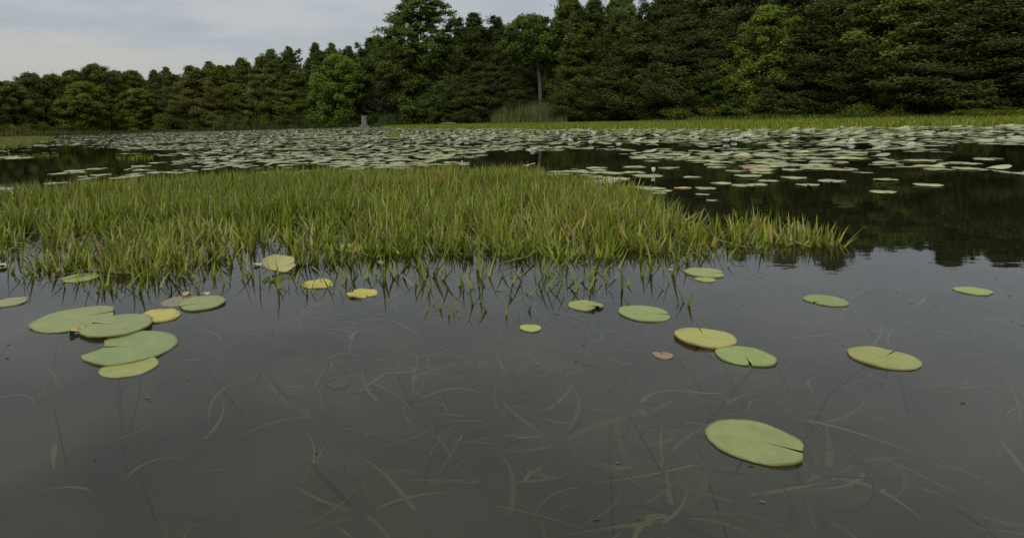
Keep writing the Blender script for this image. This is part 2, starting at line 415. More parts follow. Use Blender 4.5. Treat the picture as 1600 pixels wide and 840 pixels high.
def broad_meshes(seed, H=12.0, Rm=3.0, nC=210, per=95, prof=None, base=(0.115, 0.150, 0.024), size=0.30, flat=1.15, low=0.02, bark=None, lean=0.0, crad=0.72, limbs=2):
    g = np.random.default_rng(seed)
    prof = prof or [(0, 0.7), (0.2, 0.9), (0.45, 1.0), (0.7, 0.92), (0.86, 0.72), (0.95, 0.45), (1.0, 0.2)]
    px, py = zip(*prof)
    ph = g.uniform(0, 6.28, 4)
    cen, cl, outv = [], [], []
    wood = MB()
    axis = lambda z: np.array([lean * (z / H) * H * 0.5 + 0.25 * math.sin(z * 0.5 + ph[0]), 0.2 * math.sin(z * 0.6 + ph[1]), z])
    for i in range(nC):
        t = low + (1 - low) * ((i + g.random()) / nC) ** 0.95
        a = i * 2.39996 + g.normal(0, 0.5)
        rr = Rm * np.interp(t, px, py) * (1 + 0.18 * math.sin(3 * a + 6 * t + ph[2]))
        s = g.uniform(0.25, 1.0) ** 0.55
        c = axis(t * H) + np.array([math.cos(a) * rr * s, math.sin(a) * rr * s, 0])
        cr = crad * g.uniform(0.6, 1.2) * (0.65 + 0.35 * (1 - t))
        k = int(2.5 * per * g.uniform(0.75, 1.25))
        q = g.normal(size=(k, 3)) * 0.48
        q[:, 2] = q[:, 2] * flat
        # the clump sits on a few twigs that fan outwards, so its edge is ragged
        tw = g.integers(0, 5, k); ta = g.uniform(0, 6.283, 5); tr_ = g.uniform(0.2, 0.9, 5); tz = g.uniform(-0.35, 0.5, 5)
        q[:, 0] += np.cos(ta[tw]) * tr_[tw]; q[:, 1] += np.sin(ta[tw]) * tr_[tw]; q[:, 2] += tz[tw]; q *= 0.8
        rad_out = np.array([math.cos(a), math.sin(a), 0])
        pts = c + q * cr
        pts[:, 2] -= 0.10 * ((q[:, :2] ** 2).sum(1)) * cr         # the tips hang
        cen.append(pts); cl.append(np.full(k, g.uniform(0.72, 1.28))); outv.append(np.tile(rad_out * 0.5, (k, 1)))
        if i % limbs == 0:
            z0 = max(0.6, c[2] - 0.5 * rr * s - 0.5)
            a0 = axis(z0); mid = (a0 + c) / 2 + [0, 0, 0.1 * rr]
            wood.add(tube([a0, mid, c], [0.09 * (1 - t) + 0.03, 0.045 * (1 - t) + 0.02, 0.012], 5))
    cen = np.concatenate(cen); cl = np.concatenate(cl); outv = np.concatenate(outv)
    Vv, Ff = cards(cen, np.full(len(cen), size * 0.64), 0.12, outv * 1.6, 0.7)
    col = leafcols(len(cen), base, 0.22, 0.25) * cl[:, None]
    crown = mesh('crown', Vv, Ff, M_FOL, col)
    zs = np.linspace(0, (0.93 if limbs < 9 else 0.72) * H, 9)
    wood.add(tube([axis(z) - [0, 0, 0.5 if z == 0 else 0] for z in zs], [0.24 * (1 - z / H) + 0.025 for z in zs], 9))
    return wood.build('trunk', bark or M_BARK), crown

def shrub_meshes(seed, base=(0.12, 0.145, 0.026), nC=30, size=0.17):
    g = np.random.default_rng(seed)
    cen, cl = [], []; wood = MB()
    for i in range(nC):
        a = g.uniform(0, 6.283); r = 1.35 * g.random() ** 0.6; zt = g.uniform(0.25, 1.0) * (2.1 - 0.6 * r)
        c = np.array([math.cos(a) * r, math.sin(a) * r, max(0.15, zt)])
        k = 60
        q = g.normal(0, 1, (k, 3)) * np.array([0.3, 0.3, 0.24])
        cen.append(c + q); cl.append(np.full(k, g.uniform(0.7, 1.35)))
        wood.add(tube([(c[0] * 0.15, c[1] * 0.15, -0.2), (c[0] * 0.6, c[1] * 0.6, c[2] * 0.55), c], [0.03, 0.02, 0.007], 4))
    cen = np.concatenate(cen); cl = np.concatenate(cl)
    Vv, Ff = cards(cen, np.full(len(cen), size), 0.4, None, 0.6)
    Vv[:, 2] = np.maximum(Vv[:, 2], -0.1)
    return wood.build('stem', M_BARK), mesh('foliage', Vv, Ff, M_FOL, leafcols(len(cen), base, 0.25, 0.3) * cl[:, None])

LIB = {}
LIB['cedar'] = [cedar_meshes(31 + i, nB=420, leaders=(3, 5, 2, 4, 6)[i], Rm=(2.2, 2.6, 2.4, 2.1, 2.4)[i]) for i in range(5)]
LIB['browncedar'] = [cedar_meshes(52, nB=420, base=(0.070, 0.084, 0.018), brown=0.09, leaders=4), cedar_meshes(53, nB=420, base=(0.072, 0.090, 0.018), brown=0.05, leaders=5)]
LIB['dead'] = [cedar_meshes(61, nB=150, base=(0.07, 0.062, 0.045), brown=0.4, leaders=0)]
LIB['broad'] = [broad_meshes(71 + i) for i in range(4)]
LIB['maple'] = [broad_meshes(91, H=12, Rm=3.35, nC=330, per=95, size=0.26, flat=0.42, low=0.02, crad=0.78, base=(0.088, 0.130, 0.020),
    prof=[(0, 0.5), (0.12, 0.66), (0.25, 0.68), (0.4, 0.8), (0.5, 0.98), (0.62, 1.02), (0.75, 0.95), (0.86, 0.8), (0.94, 0.6), (1, 0.35)])]
LIB['paletrunk'] = [broad_meshes(97, nC=95, per=130, low=0.58, Rm=3.4, bark=M_PALEBARK, lean=-0.28, base=(0.075, 0.130, 0.020), limbs=9,
    prof=[(0, 0.1), (0.6, 0.5), (0.75, 1.0), (0.88, 0.9), (1, 0.3)])]
LIB['shrub'] = [shrub_meshes(101 + i) for i in range(3)]

def plant(kind, var, px, D, topy, label, cat, name, wpx=None, tint=(1, 1, 1), group=None, rz=None):
    x, y, ztop = at_dist(px, D, topy)
    az = math.atan2(x, y); z0 = ground_z(az, D) - 0.02
    H0 = 2.2 if kind == 'shrub' else 12.0
    W0 = {'shrub': 3.2, 'cedar': 4.6, 'browncedar': 4.6, 'dead': 4.6, 'maple': 7.4, 'paletrunk': 7.6}.get(kind, 6.6)
    sz = max(0.2, (ztop - z0) / H0)
    sx = sz * random.uniform(0.9, 1.1) if wpx is None else (wpx / F * D) / W0
    tr, cr = LIB[kind][var % len(LIB[kind])]
    e = empty(name, (x, y, z0))
    e.rotation_euler = (0, 0, random.uniform(0, 6.283) if rz is None else rz)
    e.scale = (sx, sx, sz)
    if kind in ('cedar', 'browncedar') and px < 600: tint = tuple(t * 1.4 for t in tint)
    tag(e, label, cat, group)
    a = link('stem' if kind == 'shrub' else 'trunk', tr, e); b = link('foliage' if kind == 'shrub' else 'crown', cr, e)
    b.color = (*tint, 1)
    return e

# ------------------------------------------------------------------ the wood: trees of the front, one by one
G, YG, DG, BG = (1, 1, 1), (1.3, 1.2, 0.9), (0.8, 0.84, 0.85), (0.85, 0.98, 1.3)
LT = (1.25, 1.3, 1.0)
def off(px, d): return shore(az_of(px)) + d
TREES = [  # kind, px, metres behind the shore, top y, width px, tint, label
 ('broad', -40, 5, 126, 60, G, 'broad green tree just outside the left edge of the pond view'),
 ('broad', 10, 5, 129, 58, G, 'low rounded green tree at the far left end of the wood'),
 ('broad', 48, 8, 117, 58, DG, 'dark rounded tree, second crown from the left end of the wood'),
 ('broad', 84, 10, 119, 50, G, 'dull green flat-topped tree between two darker crowns at the left of the wood'),
 ('broad', 112, 9, 112, 46, DG, 'dark crown just left of the highest tree in the far left wood'),
 ('broad', 146, 9, 103, 62, DG, 'highest round-topped tree in the far left wood, with a knobbly top'),
 ('broad', 124, 3, 131, 70, YG, 'lighter yellow-green tree in front of the highest tree in the far left wood'),
 ('broad', 176, 11, 113, 44, G, 'green tree in the dip to the right of the knobbly highest left tree'),
 ('broad', 203, 9, 113, 52, G, 'round mid green tree standing left of the first dark conifers'),
 ('broad', 212, 2, 140, 60, YG, 'olive green tree low over the bushes, left of the first dark conifers'),
 ('cedar', 243, 6, 110, 46, DG, 'first dark conifer from the left, beside the olive green tree'),
 ('cedar', 262, 4, 106, 44, DG, 'very dark conifer with a domed top, where the wood steps up'),
 ('browncedar', 296, 4, 104, 62, YG, 'olive conifer just right of the very dark domed conifer'),
 ('cedar', 322, 7, 97, 52, G, 'conifer with a ragged pointed top behind two olive conifers'),
 ('browncedar', 345, 3, 104, 58, YG, 'second olive conifer right of the domed conifer, tinged brown'),
 ('cedar', 378, 5, 92, 62, G, 'green cedar where the top of the left wood climbs to the right'),
 ('browncedar', 405, 3, 90, 58, LT, 'lighter cedar low in the front of the middle left wood'),
 ('cedar', 424, 7, 78, 56, G, 'pointed cedar left of the paired cedar tops'),
 ('cedar', 450, 6, 74, 54, DG, 'dark twin-topped cedar above the left middle of the wood'),
 ('browncedar', 462, 2, 112, 60, LT, 'short light green cedar at the water, below the dark twin-topped cedar'),
 ('cedar', 496, 7, 68, 56, DG, 'tall dark cedar behind the left side of the bright maple'),
 ('cedar', 521, 8, 69, 50, G, 'cedar whose top rises directly behind the bright maple'),
 ('broad', 523, 1.5, 90, 84, (1.25, 1.5, 1.3), 'bright green young maple with a rounded crown, left of the grey stump'),
 ('cedar', 548, 6, 73, 50, DG, 'dark narrow cedar behind the right side of the bright maple'),
 ('cedar', 574, 6, 61, 54, DG, 'dark cedar directly behind the grey stump'),
 ('broad', 590, 9, 59, 44, LT, 'light green crown showing beside the left edge of the giant maple'),
 ('dead', 606, 2, 96, 56, (0.85, 0.95, 0.75), 'brownish half dead conifer between the grey stump and the giant maple'),
 ('maple', 655, 3, -3, 122, G, 'giant layered maple with a domed crown, standing out above the whole wood'),
 ('broad', 694, 1, 128, 60, BG, 'small blue-green tree under the right side of the giant maple'),
 ('cedar', 745, 5, 22, 84, DG, 'tall dark cedar just right of the giant maple, peaked top'),
 ('cedar', 728, 1, 110, 62, G, 'short cedar at the water in front of the tall peaked cedar'),
 ('cedar', 775, 7, 30, 56, DG, 'tall cedar with a thin forked top, second right of the giant maple'),
 ('browncedar', 776, 2, 88, 66, G, 'shorter brownish cedar behind the left end of the reed bed'),
 ('cedar', 826, 8, 24, 60, G, 'cedar with a thin spire rising behind the pale-trunked tree'),
 ('paletrunk', 850, 3, 30, 104, (1.15, 1.05, 1.0), 'bright green tree with a slim pale trunk leaning left over the reed bed'),
 ('cedar', 812, 1.5, 112, 50, DG, 'dark low cedar directly behind the reed bed'),
 ('broad', 893, 5, 0, 74, DG, 'tall dark rounded tree at the first step of the high right wood'),
 ('browncedar', 908, 1.5, 58, 74, YG, 'olive cedar with fine sprays, right of the pale-trunked tree'),
 ('cedar', 935, 6, -4, 74, G, 'tall cedar second from the left in the high right wood'),
 ('cedar', 955, 1, 92, 64, DG, 'short dark cedar at the water beneath the high right wood'),
 ('broad', 972, 7, -2, 70, DG, 'tall dark leafy crown left of the small gap of sky at the right'),
 ('cedar', 1000, 2, 36, 92, G, 'large pointed cedar in front, at the middle of the high right wood'),
 ('cedar', 1038, 6, -14, 84, DG, 'tall dark cedar right of the small gap of sky'),
 ('browncedar', 1070, 2, 26, 90, G, 'brownish green cedar in front, right of the large pointed cedar'),
 ('cedar', 1104, 6, -30, 90, G, 'very tall cedar cut by the top of the view, above the weedy bank'),
 ('cedar', 1130, 2, 34, 84, DG, 'dark cedar behind the left part of the weedy bank'),
 ('cedar', 1165, 5, -36, 90, DG, 'very tall dark cedar behind the blue-green small tree'),
 ('broad', 1150, 1.5, 112, 74, BG, 'small blue-green tree leaning out over the weedy bank'),
 ('broad', 1205, 2, 14, 84, LT, 'light green broadleaf tree above the right part of the weedy bank'),
 ('cedar', 1245, 5, -50, 96, DG, 'tall dark cedar right of the light green broadleaf tree'),
 ('browncedar', 1285, 2, 30, 96, G, 'brownish cedar in the right wood, next to a tall dark one'),
 ('cedar', 1325, 5, -60, 100, G, 'tall cedar in the middle of the far right wood'),
 ('cedar', 1365, 2, 20, 96, DG, 'dark cedar near the water in the far right wood'),
 ('broad', 1412, 3, -20, 120, G, 'broad green tree among the cedars of the far right wood'),
 ('cedar', 1462, 2, 10, 100, G, 'cedar right of the broad green tree in the far right wood'),
 ('cedar', 1505, 5, -60, 104, DG, 'third last tall cedar before the right edge'),
 ('browncedar', 1550, 2, 0, 108, G, 'brownish cedar, second last before the right edge'),
 ('cedar', 1610, 4, -60, 120, DG, 'tall cedar at the right edge of the view'),
]
NM = {'cedar': 'cedar_tree', 'browncedar': 'cedar_tree', 'dead': 'dead_conifer', 'broad': 'broadleaf_tree', 'maple': 'maple_tree', 'paletrunk': 'broadleaf_tree'}
for i, (k, px, d, ty, wp, tn, lb) in enumerate(TREES):
    plant(k, i, px, off(px, d), ty, lb, 'tree', NM[k], wp * 1.12, tn, 'trees along the far shore')
SKY = [(-100, 132), (0, 132), (45, 121), (80, 124), (110, 116), (145, 110), (180, 118), (240, 114), (280, 116), (320, 102), (375, 97), (420, 84), (450, 82), (475, 92), (497, 74), (560, 76), (590, 66), (660, 62), (730, 42), (770, 40), (795, 52), (850, 34), (890, 8), (930, 2), (1000, 14), (1060, -10), (1200, -30), (1700, -60)]
sx_, sy_ = zip(*SKY)
for row, (dd, lo) in enumerate(((12, -1), (18, 3), (26, 5))):
    px = -90 + row * 11
    while px < 1680:
        ty = float(np.interp(px, sx_, sy_)) + lo + random.uniform(0, 14)
        k = 'cedar' if px > 230 or random.random() < 0.25 else 'broad'
        ww = (46 if px < 600 else 62) * random.uniform(0.9, 1.2)
        if 980 < px < 1012 and row < 2: ty += 30
        plant(k, random.randrange(4), px, off(px, dd), ty, 'dark tree in the back of the wood, mostly hidden by nearer trees', 'tree', NM[k], ww, random.choice([DG, G, DG]), 'trees in the back rows of the wood')
        px += ww * 0.62

# shrubs on the bank
SHR = []
for px in list(range(-60, 250, 17)):
    SHR.append((px + random.uniform(-5, 5), random.uniform(-0.5, 2.5), random.uniform(184, 198), random.uniform(20, 32), random.choice([(1.5, 1.25, 1.0), (1.3, 1.25, 0.9), (1.1, 1.2, 1.0)]), 'olive shrub on the low bank below the far left wood', 'shrubs below the far left wood'))
for px in list(range(262, 560, 21)):
    SHR.append((px + random.uniform(-6, 6), random.uniform(0, 2), random.uniform(172, 187), random.uniform(24, 36), random.choice([(0.9, 1.1, 1.0), (1.1, 1.15, 0.9), (0.75, 0.9, 1.0)]), 'green shrub at the waterline between the left conifers and the stump', 'shrubs between the left conifers and the stump'))
for px in list(range(585, 1000, 24)):
    if 770 < px < 880: continue
    SHR.append((px + random.uniform(-6, 6), random.uniform(0.3, 2), random.uniform(165, 180), random.uniform(26, 40), random.choice([(0.75, 1.0, 1.0), (0.95, 1.05, 0.9), (0.65, 0.8, 1.0)]), 'dark green shrub at the foot of the cedars along the middle shore', 'shrubs at the foot of the middle cedars'))
for px in list(range(1010, 1640, 22)):
    SHR.append((px + random.uniform(-6, 6), random.uniform(-1.5, 2), random.uniform(160, 175), random.uniform(34, 50), random.choice([(1.3, 1.35, 0.9), (1.0, 1.2, 0.9), (1.55, 1.35, 1.0)]), 'light green shrub on the weedy bank at the right', 'shrubs on the weedy right bank'))
for i, (px, d, ty, wp, tn, lb, gr) in enumerate(SHR):
    plant('shrub', i, px, off(px, d), ty, lb, 'shrub', 'shrub', wp, tn, gr)

# ------------------------------------------------------------------ blades
def blades(base, az, lean, length, width, bend, cols, nseg=3, zmin=-0.12, fold=0.35, twist=None):
    """sword leaves with a V section. arrays of n; returns V, F, C"""
    n = len(base)
    d = np.stack([np.cos(az), np.sin(az), np.zeros(n)], 1)
    sd_ = np.stack([-np.sin(az), np.cos(az), np.zeros(n)], 1)
    rot = rng.uniform(-0.9, 0.9, n)
    V = np.empty((n, nseg + 1, 3, 3))
    th = lean.copy(); p = base.copy()
    for s in range(nseg + 1):
        f = s / nseg
        wd = width * (1.0 - f ** 1.7) * (0.75 + 0.5 * min(1, f * 3) * (1 - f)) + 0.0006
        side = sd_ * np.cos(rot)[:, None] + d * np.sin(rot)[:, None]
        nr = d * np.cos(rot)[:, None] - sd_ * np.sin(rot)[:, None]
        V[:, s, 0] = p - side * (wd * 0.5)[:, None]
        V[:, s, 1] = p - nr * (wd * fold)[:, None]
        V[:, s, 2] = p + side * (wd * 0.5)[:, None]
        if s < nseg:
            st = length / nseg
            p = p + d * (np.sin(th) * st)[:, None]; p[:, 2] += np.cos(th) * st
            th = th + bend / nseg
            if twist is not None:
                az = az + twist / nseg
                d = np.stack([np.cos(az), np.sin(az), np.zeros(n)], 1); sd_ = np.stack([-np.sin(az), np.cos(az), np.zeros(n)], 1)
    V = V.reshape(n, -1, 3)
    k = (nseg + 1) * 3
    Fl = []
    for s in range(nseg):
        for j in (0, 1):
            a = s * 3 + j
            Fl.append((a, a + 1, a + 4, a + 3))
    Fl = np.array(Fl)
    FF = (Fl[None] + (np.arange(n) * k)[:, None, None]).reshape(-1, 4)
    CC = np.repeat(cols, len(Fl), axis=0)
    return V.reshape(-1, 3), FF, CC
GREENS = np.array([[0.150, 0.198, 0.012], [0.195, 0.230, 0.018], [0.105, 0.155, 0.014], [0.24, 0.25, 0.040], [0.30, 0.285, 0.11], [0.22, 0.14, 0.05]])
GP = np.array([0.28, 0.27, 0.20, 0.14, 0.055, 0.055])
def rosettes(cs, per=9, hmul=1.0, lenr=(0.13, 0.24), wid=(0.010, 0.017), spread=0.045, sink=0.05, lean=(0.05, 0.55), bright=1.0):
    n = len(cs); k = rng.integers(max(2, per - 3), per + 4, n)
    idx = np.repeat(np.arange(n), k); m = len(idx)
    az = rng.uniform(0, 2 * math.pi, m)
    ln = rng.uniform(*lean, m)
    b = cs[idx].copy()
    b[:, 0] += np.cos(az) * spread * rng.random(m); b[:, 1] += np.sin(az) * spread * rng.random(m); b[:, 2] = -sink
    hm = np.broadcast_to(np.asarray(hmul, float), (n,))[idx]
    L_ = (rng.uniform(*lenr, m) * hm) + sink
    W_ = rng.uniform(*wid, m)
    tone = rng.uniform(0.82, 1.15, n)[idx]
    col = GREENS[rng.choice(6, m, p=GP)] * tone[:, None] * rng.uniform(0.75, 1.25, (m, 1)) * bright
    # some patches run to yellow and straw, others stay deep green
    pn = vnoise(cs[:, 0] * 1.1, cs[:, 1] * 1.5, 31)[idx] * 0.6 + vnoise(cs[:, 0] * 4, cs[:, 1] * 4, 33)[idx] * 0.4
    pn = pn + 0.10 * (cs[idx, 0] / 3.0).clip(-1, 1)
    straw = (rng.random(m) < (pn - 0.42).clip(0, 1) * 0.75)[:, None]
    col = np.where(straw, np.array([0.29, 0.275, 0.085]) * rng.uniform(0.7, 1.15, (m, 1)), col)
    col = col * np.stack([0.84 + 0.34 * pn, 0.90 + 0.2 * pn, np.ones(m)], 1)
    return blades(b, az, ln, L_, W_, rng.normal(0.12, 0.25, m), col)

def poly_world(pts): return [P(x, y)[:2] for x, y in pts]
def inside(pts, poly):
    x, y = pts[:, 0], pts[:, 1]; c = np.zeros(len(pts), bool); j = len(poly) - 1
    for i in range(len(poly)):
        xi, yi = poly[i]; xj, yj = poly[j]
        hit = ((yi > y) != (yj > y)) & (x < (xj - xi) * (y - yi) / (yj - yi + 1e-12) + xi)
        c ^= hit; j = i
    return c
def hash2(ix, iy, s):
    h = np.sin(ix * 127.1 + iy * 311.7 + s * 74.7) * 43758.5453; return h - np.floor(h)
def vnoise(x, y, s=0):
    ix, iy = np.floor(x), np.floor(y); fx, fy = x - ix, y - iy
    fx = fx * fx * (3 - 2 * fx); fy = fy * fy * (3 - 2 * fy)
    a, b = hash2(ix, iy, s), hash2(ix + 1, iy, s); c, d = hash2(ix, iy + 1, s), hash2(ix + 1, iy + 1, s)
    return (a * (1 - fx) + b * fx) * (1 - fy) + (c * (1 - fx) + d * fx) * fy
def scatter(poly, dens):
    P_ = np.array(poly); lo, hi = P_.min(0), P_.max(0)
    n = int((hi - lo).prod() * dens)
    q = rng.uniform(lo, hi, (n, 2)); return q[inside(q, poly)]

# ------------------------------------------------------------------ main bed of water soldier
UP = [(-420, 330), (-100, 320), (0, 315), (150, 304), (300, 293), (450, 284), (600, 280), (720, 279), (800, 281), (860, 287), (900, 295), (950, 306), (1000, 320), (1040, 341), (1080, 355), (1120, 359), (1200, 364), (1260, 370), (1330, 379)]
LOW = [(1330, 388), (1260, 390), (1200, 394), (1120, 390), (1090, 390), (1040, 398), (1000, 400), (960, 405), (900, 409), (850, 408), (800, 405), (740, 402), (680, 400), (640, 405), (600, 408), (560, 412), (500, 420), (450, 420), (410, 418), (360, 432), (300, 440), (240, 438), (180, 436), (120, 434), (80, 426), (30, 414), (0, 402), (-100, 400), (-420, 405)]
bed = poly_world(UP + LOW)
pts = scatter(bed, 215)
pw = np.concatenate([pts, np.zeros((len(pts), 1))], 1)
ppx, ppy = proj(pw)
# thinner towards the water in front and towards the right tail
upn = np.interp(ppx, [a for a, b in UP], [b for a, b in UP]); lown = np.interp(-ppx, [-a for a, b in LOW], [b for a, b in LOW])
fr = ((ppy - upn) / (lown - upn)).clip(0, 1)
nz = vnoise(pts[:, 0] * 1.6, pts[:, 1] * 1.6, 3)
nz2 = vnoise(pts[:, 0] * 5, pts[:, 1] * 5, 5)
dens = 1.0 - 0.42 * ((fr - 0.66) / 0.34).clip(0, 1)
dens *= np.where(ppx > 1050, 0.75, 1.0)
dens *= np.where((ppx > 640) & (ppx < 900) & (fr > 0.5), 0.75, 1.0)
hole = ((nz - 0.3) / 0.25).clip(0, 1) * ((nz2 - 0.12) / 0.25).clip(0, 1)
# two thin spots with brown thatch: at the left front and towards the right
spot = np.exp(-(((ppx - 70) / 90) ** 2 + ((ppy - 385) / 16) ** 2)) + np.exp(-(((ppx - 850) / 90) ** 2 + ((ppy - 335) / 20) ** 2)) * 0.6 + np.exp(-(((ppx - 985) / 60) ** 2 + ((ppy - 300) / 12) ** 2)) * 0.6
dens *= np.where(ppx > 1050, np.interp(hole, [0, 0.5], [0.35, 1]), np.where(fr > 0.15, 0.25 + 0.75 * hole, 1.0)) * (1 - 0.75 * spot.clip(0, 1))
keep = rng.random(len(pts)) < dens
pts = pts[keep]; fr = fr[keep]; nzk = nz[keep]; pxk = ppx[keep]
cs = np.concatenate([pts, np.zeros((len(pts), 1))], 1)
hm = (0.86 - 0.26 * fr - 0.22 * ((fr - 0.6) / 0.4).clip(0, 1)) * (0.85 + 0.35 * nzk) * np.interp(pxk, [1030, 1090], [1.0, 0.66])
v1, f1, c1 = rosettes(cs, 8, hm, lean=(0.03, 0.85), wid=(0.013, 0.023))
tag(link('water_soldier_bed', mesh('bed', v1, f1, M_BLADE, c1)), 'dense bed of green sword-shaped leaves standing out of the pond across the middle', 'water plants', kind='stuff')
# loose leaning leaves along the ragged front edge
q = scatter(poly_world([(-60, 418), (120, 440), (300, 446), (420, 428), (560, 420), (640, 405), (900, 408), (1100, 388), (1220, 388), (1220, 398), (1100, 408), (1000, 446), (850, 468), (760, 462), (680, 472), (640, 440), (540, 442), (520, 458), (430, 456), (400, 440), (300, 458), (120, 456), (-60, 432)]), 105); n = len(q)
b = np.concatenate([q, np.full((n, 1), -0.05)], 1)
vl, fl, cl_ = blades(b, rng.uniform(0, 6.28, n), rng.uniform(0.1, 1.15, n), rng.uniform(0.05, 0.15, n) + 0.05, rng.uniform(0.009, 0.016, n), rng.normal(0.3, 0.6, n), GREENS[rng.choice(6, n, p=GP)] * 0.95)
tag(link('loose_leaves', mesh('loose_leaves', vl, fl, M_BLADE, cl_)), 'loose leaning leaves standing in the water along the ragged front edge of the bed', 'water plants', kind='stuff')
# fallen and dead leaves lying on the water between them
q = scatter(bed, 130); k = len(q)
qpx, qpy = proj(np.concatenate([q, np.zeros((k, 1))], 1))
sp = 0.45 + np.exp(-(((qpx - 70) / 90) ** 2 + ((qpy - 385) / 18) ** 2)) + np.exp(-(((qpx - 850) / 120) ** 2 + ((qpy - 345) / 25) ** 2)) + 0.8 * np.exp(-(((qpx - 1000) / 60) ** 2 + ((qpy - 310) / 14) ** 2))
q = q[rng.random(k) < sp * 0.8]; k = len(q)
b = np.concatenate([q, rng.uniform(-0.004, 0.02, (k, 1))], 1)
DC = np.array([[0.23, 0.17, 0.07], [0.15, 0.10, 0.045], [0.30, 0.27, 0.12], [0.18, 0.20, 0.05], [0.09, 0.06, 0.03]])
v2, f2, c2 = blades(b, rng.uniform(0, 6.28, k), rng.uniform(1.25, 1.6, k), rng.uniform(0.10, 0.26, k), rng.uniform(0.008, 0.016, k), rng.normal(0, 0.15, k), DC[rng.integers(0, 5, k)] * rng.uniform(0.6, 1.2, (k, 1)))
tag(link('fallen_leaves', mesh('fallen', v2, f2, M_BLADE, c2)), 'brown and yellow dead leaves lying flat on the water inside the green bed', 'dead leaves', kind='stuff')

# single tufts poking out of the open water in front
TUFT = [(8, 432), (25, 424), (38, 430), (60, 436), (84, 432), (112, 444), (128, 448), (155, 452), (172, 455), (200, 452), (222, 450), (240, 452), (262, 446), (283, 452), (300, 444), (350, 446), (372, 440), (398, 432), (424, 440), (442, 452), (455, 452), (463, 458), (478, 462), (495, 456), (512, 448), (525, 452), (545, 440), (610, 436), (632, 430), (660, 440), (668, 476), (684, 484), (706, 491), (722, 486), (747, 497), (700, 452), (714, 446), (728, 444), (742, 438), (757, 456), (752, 474), (780, 480), (797, 494), (801, 446), (786, 440), (826, 484), (838, 476), (812, 458), (860, 430), (872, 456), (882, 462), (905, 438), (914, 446), (932, 428), (948, 446), (962, 432), (980, 448), (990, 476), (1000, 436), (1058, 446), (1064, 472), (1044, 412), (1063, 405), (1074, 398), (1098, 400), (1112, 410), (1124, 404), (1190, 396), (680, 436), (650, 420), (690, 424), (766, 430), (828, 440), (845, 426), (888, 432), (1021, 420), (560, 428), (578, 436)]
for i, (px, py) in enumerate(TUFT):
    c = P(px, py)
    n = random.choice([2, 2, 3, 3, 4]) if py > 425 else random.choice([3, 4, 5, 6])
    small = 0.55 if py > 465 else (0.85 if py > 440 else 1.15)
    az = rng.uniform(0, 6.28, n); ln = rng.uniform(0.1, 1.0, n)
    b = np.zeros((n, 3)); b[:, :2] = rng.normal(0, 0.018, (n, 2)); b[:, 2] = -0.06
    vv, ff, cc = blades(b, az, ln, rng.uniform(0.05, 0.13, n) * small + 0.06, rng.uniform(0.009, 0.015, n), rng.normal(0.3, 0.6, n), GREENS[rng.choice(4, n)] * 0.95)
    o = link('leaf_tuft', mesh('leaf_tuft', vv, ff, M_BLADE, cc), None, tuple(c))
    tag(o, 'small tuft of narrow green leaf tips poking out of the open front water', 'water plant', 'leaf tufts in the open water')

# far strips of the same plant, coarser because they lie 25 to 55 m off
def strip(name, polypx, dens, hgt, wid, cols, label, cat='water plants'):
    q = scatter(poly_world(polypx), dens); n = len(q)
    b = np.concatenate([q, np.full((n, 1), -0.03)], 1)
    col = np.array(cols)[rng.integers(0, len(cols), n)] * rng.uniform(0.75, 1.25, (n, 1))
    vv, ff, cc = blades(b, rng.uniform(0, 6.28, n), rng.uniform(0.02, 0.5, n), rng.uniform(*hgt, n), rng.uniform(*wid, n), rng.normal(0.1, 0.2, n), col, nseg=2)
    tag(link(name, mesh(name, vv, ff, M_BLADE, cc)), label, cat, kind='stuff')
YGC = [(0.15, 0.19, 0.010), (0.19, 0.215, 0.014), (0.11, 0.16, 0.010), (0.22, 0.22, 0.025)]
strip('marsh_grass', [(590, 197.5), (800, 194.5), (1000, 192), (1200, 189), (1620, 184), (1620, 196), (1400, 199), (1200, 203), (1000, 202.5), (900, 202), (800, 201.5), (700, 201), (620, 200.5)], 34, (0.14, 0.3), (0.03, 0.06), YGC, 'yellow-green strip of emergent leaves along the far right shore')
strip('marsh_grass', [(-120, 219), (0, 215), (60, 213.5), (85, 215), (70, 221), (40, 227), (0, 231), (-120, 234)], 46, (0.10, 0.2), (0.02, 0.04), [(0.17, 0.18, 0.03), (0.15, 0.17, 0.025), (0.2, 0.2, 0.04)], 'yellow-green patch of emergent leaves on the water at the far left')
strip('marsh_grass', [(180, 246), (205, 245), (242, 244), (236, 249), (200, 250), (184, 249)], 90, (0.06, 0.12), (0.012, 0.025), YGC, 'small isolated patch of yellow-green leaf tips in the left open water')
strip('marsh_grass', [(-30, 244), (30, 242), (96, 241), (90, 245), (40, 247), (-30, 249)], 60, (0.05, 0.11), (0.012, 0.025), YGC + [(0.2, 0.12, 0.06)], 'thin ragged row of leaf tips in the water at the left edge')
strip('marsh_grass', [(600, 211), (625, 209), (640, 212), (622, 215), (602, 214)], 50, (0.1, 0.2), (0.015, 0.03), YGC, 'small yellow-green leaf patch among the far lily pads right of the stump')
strip('marsh_grass', [(560, 201), (760, 200), (1000, 203), (1250, 204), (1250, 208), (1000, 207), (700, 205), (560, 204.5)], 7, (0.05, 0.12), (0.03, 0.05), [(0.15, 0.15, 0.05), (0.2, 0.15, 0.07)], 'thin olive fringe between the far lily pads and the green strip')

